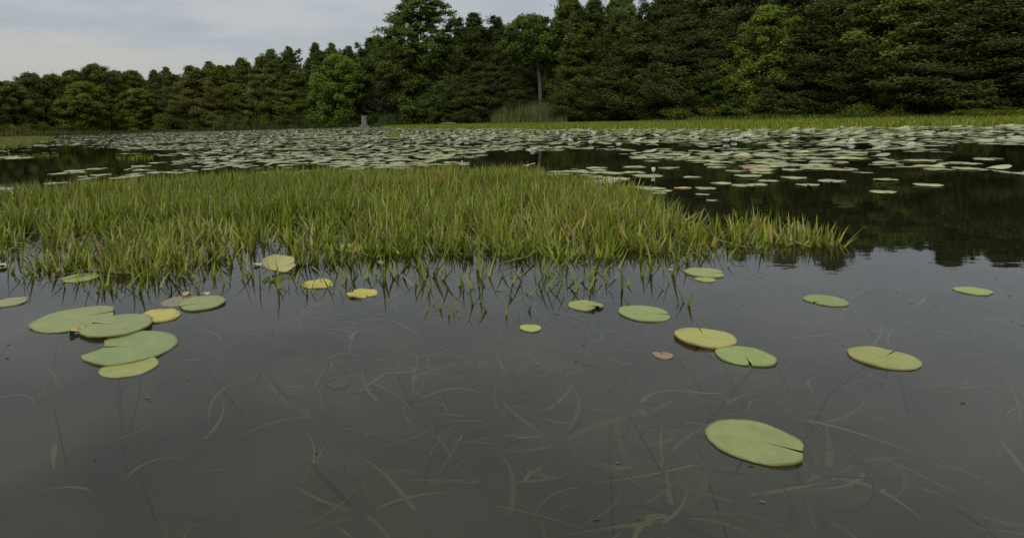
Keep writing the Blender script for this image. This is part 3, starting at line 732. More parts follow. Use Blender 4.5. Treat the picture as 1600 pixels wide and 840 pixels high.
# reed bed and tall weeds on the bank
def reeds(name, pxs, d0, d1, n, topy, wid, cols, label, cat, jag=0.25, lean=0.18):
    px = rng.uniform(pxs[0], pxs[1], n); az = np.array([az_of(p) for p in px])
    D = np.array([shore(a) for a in az]) + rng.uniform(d0, d1, n)
    t = (px - pxs[0]) / (pxs[1] - pxs[0])
    env = np.interp(t, [0, 0.12, 0.3, 0.7, 0.9, 1], [0.45, 0.8, 1, 0.97, 0.85, 0.55])
    zt = np.array([at_dist(p, d, topy)[2] for p, d in zip(px, D)])
    b = np.stack([np.sin(az) * D, np.cos(az) * D, np.array([max(-0.05, ground_z(a, d) - 0.02) for a, d in zip(az, D)])], 1)
    Ln = (zt - b[:, 2]) * env * rng.uniform(1 - jag * 1.6, 1.05, n)
    col = np.array(cols)[rng.integers(0, len(cols), n)] * rng.uniform(0.7, 1.25, (n, 1))
    vv, ff, cc = blades(b, rng.uniform(0, 6.28, n), np.abs(rng.normal(0, lean, n)), Ln, rng.uniform(*wid, n), rng.normal(0.1, 0.15, n), col, nseg=4)
    tag(link(name, mesh(name, vv, ff, M_BLADE, cc)), label, cat, kind='stuff')
RC = [(0.135, 0.175, 0.05), (0.155, 0.185, 0.06), (0.115, 0.15, 0.045), (0.20, 0.19, 0.09)]
reeds('reed_bed', (768, 886), -1.5, 2.0, 3400, 156, (0.03, 0.06), RC, 'tall grey-green reed bed at the water below the pale-trunked tree', 'reeds')
reeds('reed_bed', (590, 618), -1.5, 0.5, 260, 172, (0.03, 0.06), [(0.05, 0.10, 0.035), (0.06, 0.11, 0.03)], 'small clump of tall green reeds just right of the grey stump', 'reeds')
reeds('weed_bank', (1000, 1640), -2.5, 1.0, 5200, 177, (0.04, 0.09), [(0.09, 0.14, 0.015), (0.075, 0.12, 0.015), (0.12, 0.16, 0.02)], 'rank green weeds on the bank at the right', 'weeds', 0.35, 0.3)
reeds('dry_grass', (1070, 1240), 0.5, 2.5, 800, 161, (0.02, 0.035), [(0.17, 0.13, 0.075), (0.20, 0.15, 0.09), (0.12, 0.10, 0.05)], 'pale reddish seeding grasses standing above the weeds at the right', 'grass', 0.3, 0.2)
reeds('weed_bank', (-80, 300), -2.5, 0.5, 2600, 201, (0.04, 0.08), [(0.09, 0.10, 0.03), (0.11, 0.12, 0.035), (0.08, 0.11, 0.025)], 'olive weeds along the low bank below the far left wood', 'weeds', 0.4, 0.3)
reeds('weed_bank', (290, 1010), -2.0, 0.5, 3600, 189, (0.04, 0.08), [(0.05, 0.075, 0.02), (0.07, 0.09, 0.025)], 'low dark weeds along the foot of the middle wood', 'weeds', 0.4, 0.3)

# ------------------------------------------------------------------ stump and log
def stump():
    D = off(569, -2.5); x, y, zt = at_dist(569, D, 179)
    e = empty('tree_stump', (x, y, 0.0)); tag(e, 'grey weathered broken tree stump standing at the waterline of the far shore', 'stump')
    seg, rows = 22, 10; g = np.random.default_rng(3); V, Fq = [], []
    ht = zt
    jag = [ht * (0.72 + 0.30 * abs(math.sin(k * 0.9 + 0.6)) * g.uniform(0.5, 1)) for k in range(seg)]
    for i in range(rows):
        f = i / (rows - 1)
        for k in range(seg):
            a = 2 * math.pi * k / seg
            r = (0.36 + 0.20 * (1 - f) ** 4) * (1 + 0.10 * math.sin(5 * a) + 0.05 * math.sin(11 * a))
            V.append((math.cos(a) * r, math.sin(a) * r, -0.4 + (jag[k] + 0.4) * f))
    for i in range(rows - 1):
        for k in range(seg):
            k2 = (k + 1) % seg; Fq.append((i * seg + k, i * seg + k2, (i + 1) * seg + k2, (i + 1) * seg + k))
    V += [(math.cos(2 * math.pi * k / seg) * 0.24, math.sin(2 * math.pi * k / seg) * 0.24, jag[k] - 0.15) for k in range(seg)] + [(0, 0, ht * 0.75)]
    o = (rows - 1) * seg; c0 = rows * seg
    for k in range(seg):
        k2 = (k + 1) % seg; Fq.append((o + k, o + k2, c0 + k2, c0 + k)); Fq.append((c0 + k, c0 + k2, c0 + seg))
    link('trunk', mesh('stump', V, Fq, M_STUMP, smooth=False), e)
    mb = MB()
    for k in range(5):
        a = k * 1.3 + 0.4
        mb.add(tube([(0.3 * math.cos(a), 0.3 * math.sin(a), 0.25), (0.6 * math.cos(a), 0.6 * math.sin(a), 0.03), (1.0 * math.cos(a), 1.0 * math.sin(a), -0.12)], [0.14, 0.10, 0.04], 6))
    link('root', mb.build('root', M_STUMP), e)
stump()
a_, b_ = at_dist(690, off(690, -3), 194), at_dist(712, off(712, -3.4), 194)
lg = tube([(0, 0, 0.08), ((b_[0] - a_[0]) * 0.5, (b_[1] - a_[1]) * 0.5, 0.14), (b_[0] - a_[0], b_[1] - a_[1], 0.10)], [0.11, 0.10, 0.07], 9)
tag(link('fallen_log', mesh('fallen_log', *lg, M_STUMP, smooth=True), None, (a_[0], a_[1], 0.12)), 'pale fallen log lying at the far waterline right of the giant maple', 'log')

# ------------------------------------------------------------------ lily pads
def pad_mesh(seed, nseg=40, notch=0.05, rag=0.02, curl=0.0, wave=0.012, fold=0.0, cup=0.0, col=(1, 1, 1), edge=None, holes=0.0, thick=0.006):
    """unit-radius pad; slit towards +X; with a rim of real thickness"""
    g = np.random.default_rng(seed); ph = g.uniform(0, 6.28, 5)
    rings = [0.06, 0.3, 0.55, 0.78, 0.93, 1.0]
    V, Fq, cols = [(0, 0, 0)], [], []
    for r in rings:
        for k in range(nseg + 1):
            f = k / nseg
            a = notch * (1 - 0.75 * (1 - r)) + f * (2 * math.pi - 2 * notch * (1 - 0.75 * (1 - r)))
            rr = r * (1 + rag * (math.sin(3 * a + ph[0]) + 0.6 * math.sin(7 * a + ph[1]) + 0.5 * math.sin(17 * a + ph[2])) * r ** 3)
            # lobes at the slit are rounded off
            dn = min(f, 1 - f) * nseg
            if dn < 3: rr *= 1 - 0.10 * (3 - dn) / 3 * r
            x, y = math.cos(a) * rr, math.sin(a) * rr
            z = wave * r * r * (math.sin(2 * a + ph[3]) + 0.7 * math.sin(5 * a + ph[4])) + cup * r * r
            z += fold * math.exp(-((min(f, 1 - f) * nseg) / 3.0) ** 2) * r
            if curl: z += curl * max(0, x - 0.35) ** 2 * 2.0
            V.append((x, y, z))
    nr = nseg + 1
    for k in range(nseg): Fq.append((0, 1 + k, 2 + k)); cols.append((k, 0))
    for i in range(len(rings) - 1):
        for k in range(nseg):
            a = 1 + i * nr + k; Fq.append((a, a + nr, a + nr + 1, a + 1)); cols.append((k, i + 1))
    o = len(V); base = 1 + (len(rings) - 1) * nr
    for k in range(nr):
        x, y, z = V[base + k]; V.append((x * 0.995, y * 0.995, z - thick / 0.1))
    V.append((0, 0, -thick / 0.1))
    for k in range(nseg): Fq.append((base + k, o + k, o + k + 1, base + k + 1)); cols.append((k, 6))
    for k in range(nseg): Fq.append((o + k, o + nr, o + k + 1)); cols.append((k, 7))
    C_ = []
    vein = g.uniform(0.985, 1.015, nseg)
    for k, i in cols:
        c = np.array(col) * (vein[k] if i < 6 else 0.8)
        if k % 5 == 0 and i < 5: c = c * 1.04
        if edge is not None and i >= 4 and g.random() < 0.55: c = c * 0.4 + np.array(edge) * 0.6
        if holes and g.random() < holes: c = np.array([0.10, 0.07, 0.03])
        C_.append(c)
    return mesh('lily_pad', V, Fq, M_PAD, np.array(C_), smooth=True)

def world_ellipse(px, py, wpx, hpx=None):
    c = P(px, py); a = P(px - wpx / 2, py); b = P(px + wpx / 2, py)
    return c, float(np.linalg.norm(a - b)) / 2
GRN, YGR, YEL, OLV, BRN = (0.205, 0.238, 0.068), (0.26, 0.27, 0.065), (0.42, 0.36, 0.06), (0.24, 0.24, 0.09), (0.20, 0.15, 0.095)
NEAR = [  # px, py, w px, slit azimuth deg (world, 0 = right), colour, options, label
 (118, 499, 118, 20, GRN, dict(fold=0.03, wave=0.015), 'large green lily pad, left one of the four overlapping in the left foreground', 0.006),
 (183, 512, 102, 165, GRN, dict(wave=0.01), 'green lily pad amid the left foreground cluster, overlapping the large left one', 0.012),
 (204, 543, 136, 172, (0.185, 0.235, 0.068), dict(notch=0.10, fold=-0.05, wave=0.012), 'biggest green lily pad with a dark folded slit, front of the left foreground cluster', 0.005),
 (202, 572, 84, 60, YGR, dict(wave=0.02), 'yellowish lily pad directly in front of the biggest left one', 0.002),
 (246, 494, 68, 255, YEL, dict(rag=0.05, wave=0.02, notch=0.12, edge=(0.25, 0.17, 0.05)), 'yellow ragged lily pad behind the left foreground cluster', 0.004),
 (315, 475, 70, 215, GRN, dict(wave=0.01), 'oval green lily pad with yellow scraps behind it, right of the yellow one', 0.008),
 (17, 472, 48, 30, OLV, dict(rag=0.03), 'dull olive lily pad alone at the left edge of the foreground', 0.004),
 (284, 470, 58, 100, BRN, dict(rag=0.06, wave=0.0), 'brown rotting lily pad half under the oval green one', 0.0015),
 (127, 434, 52, 40, (0.22, 0.28, 0.06), dict(), 'green lily pad among the leaf tips at the left front of the leaf bed', 0.004),
 (495, 444, 52, 200, YEL, dict(rag=0.06, wave=0.04), 'yellow torn lily pad among the leaf tips left of the yellow ruffled one', 0.003),
 (565, 459, 48, 300, YEL, dict(rag=0.07, wave=0.06), 'small yellow ruffled lily pad in open water, centre of the foreground', 0.004),
 (548, 388, 66, 90, (0.30, 0.30, 0.06), dict(rag=0.03), 'yellow-green lily pad deep inside the front of the leaf bed', 0.01),
 (829, 513, 33, 80, (0.34, 0.36, 0.09), dict(notch=0.05), 'tiny oval yellow-green lily pad alone in the centre right water', 0.004),
 (915, 478, 54, 300, YGR, dict(fold=0.10, notch=0.2, wave=0.02), 'medium lily pad with one folded lobe, left of the plain oval one', 0.004),
 (1007, 490, 80, 345, (0.225, 0.275, 0.075), dict(notch=0.06, wave=0.01), 'plain oval green lily pad right of the one with the folded lobe', 0.004),
 (1101, 427, 60, 340, (0.25, 0.285, 0.085), dict(notch=0.08), 'green lily pad farthest out at the right, with a smaller pad touching its front', 0.006),
 (1102, 437, 30, 90, (0.28, 0.33, 0.08), dict(notch=0.05), 'small lily pad touching the front of the farthest right foreground pad', 0.003),
 (1050, 422, 12, 0, YGR, dict(notch=0.1), 'tiny lily pad just left of the farthest right foreground pad', 0.003),
 (1101, 530, 90, 75, (0.33, 0.34, 0.07), dict(wave=0.02, rag=0.02, notch=0.04, edge=(0.42, 0.28, 0.14)), 'yellowish lily pad with a browned front edge, at the right foreground', 0.010),
 (1164, 557, 86, 250, (0.225, 0.285, 0.075), dict(notch=0.05), 'green lily pad just in front of the brown-edged one at the right', 0.005),
 (1036, 555, 30, 90, (0.26, 0.17, 0.10), dict(rag=0.05, notch=0.25), 'small brown-pink leaf floating left of the brown-edged lily pad', 0.002),
 (920, 548, 26, 90, (0.16, 0.12, 0.07), dict(rag=0.06), 'small brown sunken leaf in the centre right foreground', -0.03),
 (1078, 469, 14, 0, (0.24, 0.13, 0.09), dict(rag=0.08), 'tiny reddish sunken leaf behind the brown-edged lily pad', -0.01),
 (528, 578, 44, 0, OLV, dict(rag=0.05), 'olive sunken lily pad at the front of the centre water', -0.03),
 (1290, 470, 62, 200, GRN, dict(), 'green lily pad alone in the water at the right side, far one', 0.004),
 (1380, 560, 96, 30, YGR, dict(wave=0.015), 'yellow-green lily pad at the right side, nearer one', 0.005),
 (1520, 455, 50, 300, (0.26, 0.32, 0.08), dict(), 'green lily pad near the right edge', 0.004),
 (1180, 690, 140, 320, GRN, dict(wave=0.015), 'large green lily pad in the front right water', 0.005),
]
def stalk(parent, R_, seed, depth=0.3):
    g = np.random.default_rng(seed); a = g.uniform(0, 6.28); L_ = g.uniform(0.2, 0.4)
    s = parent.scale[0]
    pts = [(0, 0, -0.004), (math.cos(a) * L_ * 0.3, math.sin(a) * L_ * 0.3, -0.05), (math.cos(a + 0.3) * L_ * 0.7, math.sin(a + 0.3) * L_ * 0.7, -0.17), (math.cos(a + 0.6) * L_, math.sin(a + 0.6) * L_, -0.40)]
    v, f = tube(pts, [0.003, 0.0028, 0.0028, 0.003], 6)
    v = np.array(v) / s
    me = mesh('stalk', v, f, M_SUB, np.tile([0.34, 0.28, 0.13], (len(f), 1)), smooth=True)
    return link('stalk', me, parent)
for i, (px, py, wp, sa, col, opt, lb, z) in enumerate(NEAR):
    c, R_ = world_ellipse(px, py, wp)
    o = link('lily_pad', pad_mesh(200 + i, col=col, thick=0.0008 / max(R_, 0.01), **opt), None, (c[0], c[1], z))
    o.scale = (R_, R_, R_); o.rotation_euler = (rng.normal(0, 0.008), rng.normal(0, 0.008), R(sa))
    if wp > 45:
        o.rotation_euler[0] += 0.0
    tag(o, lb, 'lily pad', 'lily pads in the foreground')
    if wp > 28 and z > 0: stalk(o, R_, i)
# the curled pad standing half out of the water
c, R_ = world_ellipse(437, 422, 64)
o = link('lily_pad', pad_mesh(300, col=(0.33, 0.31, 0.12), rag=0.04, wave=0.06, cup=0.25, thick=0.01), None, (c[0], c[1], 0.022))
o.scale = (R_ * 0.8, R_ * 0.62, R_ * 0.8); o.rotation_euler = (R(27), R(6), R(10)); tag(o, 'curled olive-beige lily pad tipped up from the water before the leaf bed', 'lily pad', 'lily pads in the foreground')
# yellow and pink scraps of rotting leaf
for i, (px, py, wp, col, lb) in enumerate([
    (120, 519, 24, (0.40, 0.34, 0.07), 'crumpled yellow leaf scrap in front of the left lily pad cluster'),
    (293, 462, 15, (0.50, 0.36, 0.10), 'small yellow-orange leaf scrap behind the oval green lily pad, left one of two'),
    (322, 461, 14, (0.50, 0.38, 0.12), 'small yellow-orange leaf scrap behind the oval green lily pad, right one of two'),
    (597, 412, 13, (0.50, 0.27, 0.17), 'pinkish leaf scrap at the front edge of the leaf bed'),
    (403, 415, 16, (0.55, 0.50, 0.30), 'pale torn leaf strip left of the curled lily pad'),
    (3, 418, 20, (0.5, 0.42, 0.12), 'yellow leaf scrap at the left edge in front of the leaf bed'),
    (780 + 226, 377, 16, (0.45, 0.36, 0.06), 'yellow-orange leaf scrap low in the right part of the leaf bed'),
    (1060, 349, 34, (0.38, 0.33, 0.14), 'flat straw-coloured leaf on dark water at the right tail of the bed')]):
    c, R_ = world_ellipse(px, py, wp)
    o = link('leaf_scrap', pad_mesh(320 + i, nseg=18, col=col, rag=0.12, wave=0.16, cup=0.12, edge=(0.2, 0.12, 0.04), thick=0.004), None, (c[0], c[1], 0.008))
    o.scale = (R_, R_, R_); o.rotation_euler = (0, 0, random.uniform(0, 6.28)); tag(o, lb, 'leaf scrap')

# ---- the pads of the open pond
def simple_pad(seed, nseg=20):
    g = np.random.default_rng(seed); notch = g.uniform(0.06, 0.2); ph = g.uniform(0, 6.28, 3)
    V = [(0, 0, 0.0)]; Fq = []; cols = []
    for r in (0.55, 1.0):
        for k in range(nseg + 1):
            f = k / nseg; a = notch + f * (2 * math.pi - 2 * notch)
            rr = r * (1 + 0.03 * math.sin(3 * a + ph[0]) * r)
            z = 0.02 * r * math.sin(2 * a + ph[1]) + 0.018 * r * r * math.sin(5 * a + ph[2])
            V.append((math.cos(a) * rr, math.sin(a) * rr, z))
    nr = nseg + 1
    for k in range(nseg): Fq.append((0, 1 + k, 2 + k)); Fq.append((1 + k, 1 + nr + k, 2 + nr + k, 2 + k))
    o = len(V)
    for k in range(nr):
        x, y, z = V[1 + nr + k]; V.append((x, y, z - 0.022))
    for k in range(nseg): Fq.append((1 + nr + k, o + k, o + k + 1, 2 + nr + k))
    return mesh('lily_pad', V, Fq, M_PAD, np.array([[1, 1, 1]] * len(Fq)) * g.uniform(0.93, 1.07, (len(Fq), 1)), smooth=True)
PADV = [simple_pad(400 + i) for i in range(8)]
PC = np.array([[0.27, 0.295, 0.12], [0.31, 0.33, 0.14], [0.23, 0.26, 0.11], [0.35, 0.355, 0.16], [0.38, 0.33, 0.13], [0.30, 0.18, 0.09]])
PP = [0.32, 0.26, 0.22, 0.13, 0.05, 0.02]
# coverage wanted, read off the picture: (px, py, half-width, half-height, cover), later entries add
def hor(px): return 205 - 0.026 * px
def cover(px, py, wx, wy):
    h = py - hor(px)
    c = np.interp(h, [9, 13, 18, 26, 36, 50, 58, 66, 74], [1.1, 1.15, 1.1, 1.0, 0.9, 0.82, 0.76, 0.62, 0.35])
    nzv = vnoise(wx * 0.40, wy * 0.55, 9) * 0.55 + vnoise(wx * 0.9, wy * 1.5, 12) * 0.45
    c = c + (nzv - 0.53) * 2.4
    # left: dark and sparse
    left = (px < 235)
    c = np.where(left, c - np.interp(px, [-50, 40, 160, 235], [0.95, 0.85, 0.6, 0.15]) , c)
    # open dark water
    def box(x0, x1, y0, y1, sx=16, sy=3):
        return (1 / (1 + np.exp(-(px - x0) / sx))) * (1 / (1 + np.exp((px - x1) / sx))) * (1 / (1 + np.exp(-(py - y0) / sy))) * (1 / (1 + np.exp((py - y1) / sy)))
    c = c - 0.5 * box(-300, 260, 236, 262, 25, 2) - 1.5 * box(-300, 180, 247, 340, 14, 1.2) - 0.9 * box(180, 290, 245, 262, 20, 2)
    c = c - 1.6 * box(765, 975, 236, 255, 14, 0.9) - 1.2 * box(975, 1110, 251, 268, 14, 1.2) - 1.2 * box(990, 1130, 268, 340, 16, 1.5) - 1.2 * box(1130, 1700, 292, 360, 10, 1.5)
    c = c + np.where(px > 930, 0.22, 0.0)
    c = c - 0.5 * box(900, 1010, 227, 233, 10, 1) - 0.1 * box(1110, 1700, 262, 292, 10, 1.5)
    c = c + 0.5 * box(790, 960, 259, 275, 16, 1.2) + 0.35 * box(480, 720, 238, 262, 30, 2)
    c = np.where(h > 118, 0, c)
    c = np.where((h > 74) & (px < 780), np.where((px > 200), c * 0.5, 0), c)
    return c.clip(0, 1)
cand = []
for D0, D1, dens_ in ((5.5, 9, 30), (9, 16, 26), (16, 30, 20), (30, 46, 14), (46, 78, 9)):
    a0, a1 = az_of(-80), az_of(1660)
    n = int((a1 - a0) / 2 * (D1 ** 2 - D0 ** 2) * dens_)
    a = rng.uniform(a0, a1, n); r = np.sqrt(rng.uniform(D0 ** 2, D1 ** 2, n))
    cand.append(np.stack([r * np.sin(a), r * np.cos(a), np.zeros(n)], 1))
cand = np.concatenate(cand)
cpx, cpy = proj(cand)
rr_ = np.hypot(cand[:, 0], cand[:, 1])
cv = cover(cpx, cpy, cand[:, 0], cand[:, 1])
sh = np.array([shore(math.atan2(x, y)) for x, y, _ in cand])
far_lim = np.where(cpx > 590, hor(cpx) + np.interp(cpx, [590, 700, 1000, 1200, 1600], [9, 14, 22, 27, 32]), 0)
ok = (rr_ < sh - 3) & (cpy > far_lim)
# not inside the leaf bed, nor the far left patch
bedwide = poly_world([(x, y + 1) for x, y in UP] + LOW)
ok &= ~inside(cand[:, :2], bedwide)
ok &= ~inside(cand[:, :2], poly_world([(-120, 219), (0, 215), (60, 213.5), (85, 215), (70, 221), (40, 227), (0, 231), (-120, 234)]))
ok &= (rng.random(len(cand)) < cv ** 1.3 * 0.9) & (cpy < hor(cpx) + 170)
cand, cpx, cpy, rr_ = cand[ok], cpx[ok], cpy[ok], rr_[ok]
rad = np.clip(rng.normal(0.113, 0.028, len(cand)), 0.05, 0.18)
# thin out where they would pile up: keep a pad only if few neighbours are closer than its own radius
order = rng.permutation(len(cand)); grid = {}; keep = []
for i in order:
    x, y = cand[i, :2]; g_ = (int(x // 0.3), int(y // 0.3)); bad = 0
    lim = 0.75 if rr_[i] < 25 else 0.65
    for dx in (-1, 0, 1):
        for dy in (-1, 0, 1):
            for j in grid.get((g_[0] + dx, g_[1] + dy), ()):
                if (cand[j, 0] - x) ** 2 + (cand[j, 1] - y) ** 2 < (lim * min(rad[i], rad[j]) + 0.25 * max(rad[i], rad[j])) ** 2: bad = 1; break
            if bad: break
        if bad: break
    if not bad: grid.setdefault(g_, []).append(i); keep.append(i)
keep = np.array(keep)
cand, rad, rr_, cpx, cpy = cand[keep], rad[keep], rr_[keep], cpx[keep], cpy[keep]
# hand-placed pads that show one by one
HAND = [(1, 246, 40), (33, 247, 30), (90, 272, 24, ), (118, 267, 26), (121, 270, 24), (152, 264, 26), (158, 274, 28), (130, 276, 14), (143, 279, 20), (90, 286, 33), (132, 281, 20), (186, 278, 26), (205, 274, 18), (221, 260, 26), (8, 296, 42), (28, 299, 30), (112, 297, 12),
 (990, 261, 38), (991, 270, 40), (1012, 275, 50), (1045, 263, 34), (1082, 277, 30), (1067, 294, 28), (1103, 296, 36), (1120, 262, 32), (1127, 287, 32), (1160, 290, 36), (1182, 289, 34), (1168, 276, 44), (1190, 270, 36), (1150, 268, 36), (1122, 246, 30), (1018, 252, 24), (1084, 252, 26), (1020, 296, 42), (1035, 298, 30), (1000, 293, 36), (1030, 304, 26), (1098, 305, 26), (1112, 314, 18), (960, 280, 50), (940, 277, 44), (925, 271, 34), (1200, 284, 36), (1240, 279, 40), (1262, 290, 36), (1300, 283, 44), (1380, 300, 40), (1450, 290, 48)]
hp = np.array([P(x, y) for x, y, _ in HAND]); hr = np.array([np.linalg.norm(P(x - wd / 2, y) - P(x + wd / 2, y)) / 2 for x, y, wd in HAND])
dist2 = ((cand[:, None, :2] - hp[None, :, :2]) ** 2).sum(-1)
ok = ~((dist2 < (rad[:, None] * 0.5 + hr[None] * 0.8) ** 2).any(1))
cand, rad, rr_, cpx, cpy = cand[ok], rad[ok], rr_[ok], cpx[ok], cpy[ok]
allp = np.concatenate([hp, cand]); allr = np.concatenate([hr, rad]); apx, apy = proj(allp)
ad = np.hypot(allp[:, 0], allp[:, 1])
score = allr / ad; score[:len(HAND)] = 9
vis = (apx > 0) & (apx < 1600)
ordr = np.argsort(-np.where(vis, score, score * 0.001))
NIND = 300 - len(NEAR) - 1
indiv, rest = ordr[:NIND], ordr[NIND:]
print('pads', len(allp), 'nearest/farthest individual', ad[indiv].min(), ad[indiv].max())
ZPAD = rng.uniform(0.003, 0.013, len(allp))
for i in indiv:
    o = link('lily_pad', PADV[i % 8], None, (allp[i, 0], allp[i, 1], ZPAD[i]))
    o.scale = (allr[i], allr[i] * random.uniform(0.88, 1.0), allr[i]); o.rotation_euler = (rng.normal(0, 0.012), rng.normal(0, 0.012), random.uniform(0, 6.28))
    ci = rng.choice(6, p=PP); c = PC[ci] * rng.uniform(0.85, 1.15)
    x, y = apx[i], apy[i]
    if i < len(HAND) and HAND[i][:2] == (1067, 294): c = np.array([0.42, 0.30, 0.10])
    if i < len(HAND) and HAND[i][:2] in ((8, 296), (28, 299)): c = np.array([0.33, 0.36, 0.26])  # paler colour here stands in for a whitish sky reflection on the water
    o.color = (*c, 1)
    if i < len(HAND) and HAND[i][:2] == (1067, 294): lb = 'orange-yellow lily pad on dark water behind the right tail of the leaf bed'
    elif i < len(HAND) and HAND[i][:2] == (1082, 277): lb = 'round pale lily pad alone on dark water, second right of the upright white flower'
    elif i < len(HAND) and HAND[i][:2] == (90, 286): lb = 'long pale lily pad alone just behind the left of the leaf bed'
    elif i < len(HAND) and HAND[i][:2] == (1045, 263): lb = 'green lily pad directly behind the upright white flower'
    elif i < len(HAND) and HAND[i][:2] == (1012, 275): lb = 'grey-green lily pad directly in front of the upright white flower'
    elif x < 240: lb = 'grey-green lily pad on dark open water behind the left of the bed'
    elif x < 520: lb = 'grey-green lily pad in the dense raft behind the bed, left of middle'
    elif x < 770: lb = 'grey-green lily pad in the dense raft behind the middle of the leaf bed'
    elif x < 985: lb = 'grey-green lily pad around the dark open water right of middle'
    elif x < 1200: lb = 'grey-green lily pad on dark water beyond the right tail of the bed'
    else: lb = 'grey-green lily pad on the dark water towards the right edge'
    tag(o, lb, 'lily pad', 'lily pads floating beyond the leaf bed')
# the many small ones beyond
n = len(rest); nseg = 10
ang = np.linspace(0, 2 * math.pi, nseg, endpoint=False)
rot = rng.uniform(0, 6.28, n)
RR = allr[rest][:, None] * (1 + rng.normal(0, 0.05, (n, nseg)))
tx, ty_ = rng.normal(0, 0.02, (n, 1)), rng.normal(0, 0.02, (n, 1))
ca, sa_ = np.cos(ang[None] + rot[:, None]), np.sin(ang[None] + rot[:, None])
Vr = np.empty((n, nseg, 3))
Vr[:, :, 0] = allp[rest][:, 0:1] + ca * RR; Vr[:, :, 1] = allp[rest][:, 1:2] + sa_ * RR
Vr[:, :, 2] = ZPAD[rest][:, None] + (ca * tx + sa_ * ty_) * RR
Vr[:, 0, :2] = allp[rest][:, :2] + (Vr[:, 0, :2] - allp[rest][:, :2]) * 0.25        # the slit
# lift whatever stands up at an angle here and there
lift = rng.random(n) < 0.10
Vr[lift, :, 2] += (np.maximum(0, ca[lift]) * RR[lift]) * 0.35
Fr = np.arange(n * nseg).reshape(n, nseg)
colr = PC[rng.choice(6, n, p=PP)] * rng.uniform(0.8, 1.2, (n, 1))
tag(link('distant_lily_pads', mesh('distant_lily_pads', Vr.reshape(-1, 3), Fr, M_PADFAR, colr)), 'thousands of small grey-green lily pads covering the far half of the pond', 'lily pads', kind='stuff')

# ------------------------------------------------------------------ white water lilies
def flower_meshes(openness, seed):
    g = np.random.default_rng(seed); V, Fq = [], []
    for ring, (cnt, tilt, ln) in enumerate(((6, openness, 0.055), (6, openness * 0.72, 0.05), (5, openness * 0.45, 0.042))):
        for k in range(cnt):
            a = 2 * math.pi * (k + 0.5 * ring) / cnt + g.normal(0, 0.08); th = tilt + g.normal(0, 0.05)
            o = len(V); d = np.array([math.cos(a), math.sin(a), 0]); s = np.array([-math.sin(a), math.cos(a), 0])
            p = d * 0.006; p = p + np.array([0, 0, 0.004])
            prof = (0.45, 1.0, 0.95, 0.06)
            for i, wf in enumerate(prof):
                for e_ in (-1, 0, 1):
                    V.append(p + s * e_ * 0.011 * wf - (d * 0.003 if e_ == 0 else 0) * wf)
                t2 = th - 0.30 * i * 0.6
                p = p + (d * math.sin(max(0.03, t2)) + np.array([0, 0, math.cos(t2)])) * ln / 3
            for i in range(3):
                for j in (0, 1): q = o + i * 3 + j; Fq.append((q, q + 1, q + 4, q + 3))
    pet = mesh('petals', V, Fq, M_PETAL, np.tile([0.80, 0.80, 0.74], (len(Fq), 1)), smooth=True)
    mb = MB()
    for k in range(14):
        a = k * 2.4; r = 0.004 + 0.0006 * k
        mb.add(tube([(math.cos(a) * r * 0.5, math.sin(a) * r * 0.5, 0.004), (math.cos(a) * r, math.sin(a) * r, 0.020)], [0.0022, 0.0012], 4))
    return pet, mb.build('stamens', M_CORE)
FM = [flower_meshes(0.42, 1), flower_meshes(0.95, 2), flower_meshes(0.7, 3)]
FL = [(1021, 271, 0, 1.35, 'upright half-open white water lily on a stalk, right of the leaf bed'),
 (754, 239, 1, 1.3, 'bright white water lily at the left end of the dark middle water'),
 (722, 254, 0, 0.8, 'pale yellow lily bud in front of the bright white water lily'),
 (923, 224, 1, 1.3, 'white water lily at the left tip of a dark gap in the right pads'),
 (832, 235, 1, 0.8, 'small white water lily at the back edge of the dark open water'),
 (1169, 214, 1, 1.5, 'largest white water lily at the far right, near the green strip'),
 (409, 227, 1, 1.2, 'white water lily alone in the left part of the pad raft')]
for px, py in [(1159, 213), (1147, 219), (1135, 221), (514, 214), (539, 206), (600, 205), (630, 203), (627, 211), (645, 217), (652, 207), (683, 202), (696, 208), (720, 206), (729, 203), (737, 210), (749, 203), (771, 209), (729, 218), (701, 220), (832, 206), (871, 206), (881, 212), (890, 208), (891, 220), (925, 206), (928, 209), (948, 206), (920, 203), (967, 228), (1026, 213), (1240, 214), (1330, 222), (390, 203), (464, 206), (1450, 212)]:
    FL.append((px, py, 1 if random.random() < 0.6 else 2, random.uniform(0.9, 1.4), 'small white water lily open among the far grey-green pads'))
for i, (px, py, fv, s, lb) in enumerate(FL):
    c = P(px, py + (2 if py < 225 else 1))
    e = empty('water_lily_flower', (c[0], c[1], 0.004 if i else 0.02)); e.scale = (s * (1.5 if i > 2 else 0.75),) * 3; e.rotation_euler = (0.05, 0.05, random.uniform(0, 6))
    tag(e, lb, 'flower', 'white water lilies')
    p = link('petals', FM[fv][0], e); q_ = link('stamens', FM[fv][1], e)
    if i < 3:
        v, f = tube([(0, 0, -0.25), (0.005, 0, -0.1), (0, 0, 0.006)], [0.004, 0.004, 0.005], 6)
        link('stalk', mesh('stalk', v, f, M_SUB, np.tile([0.12, 0.15, 0.04], (len(f), 1))), e)

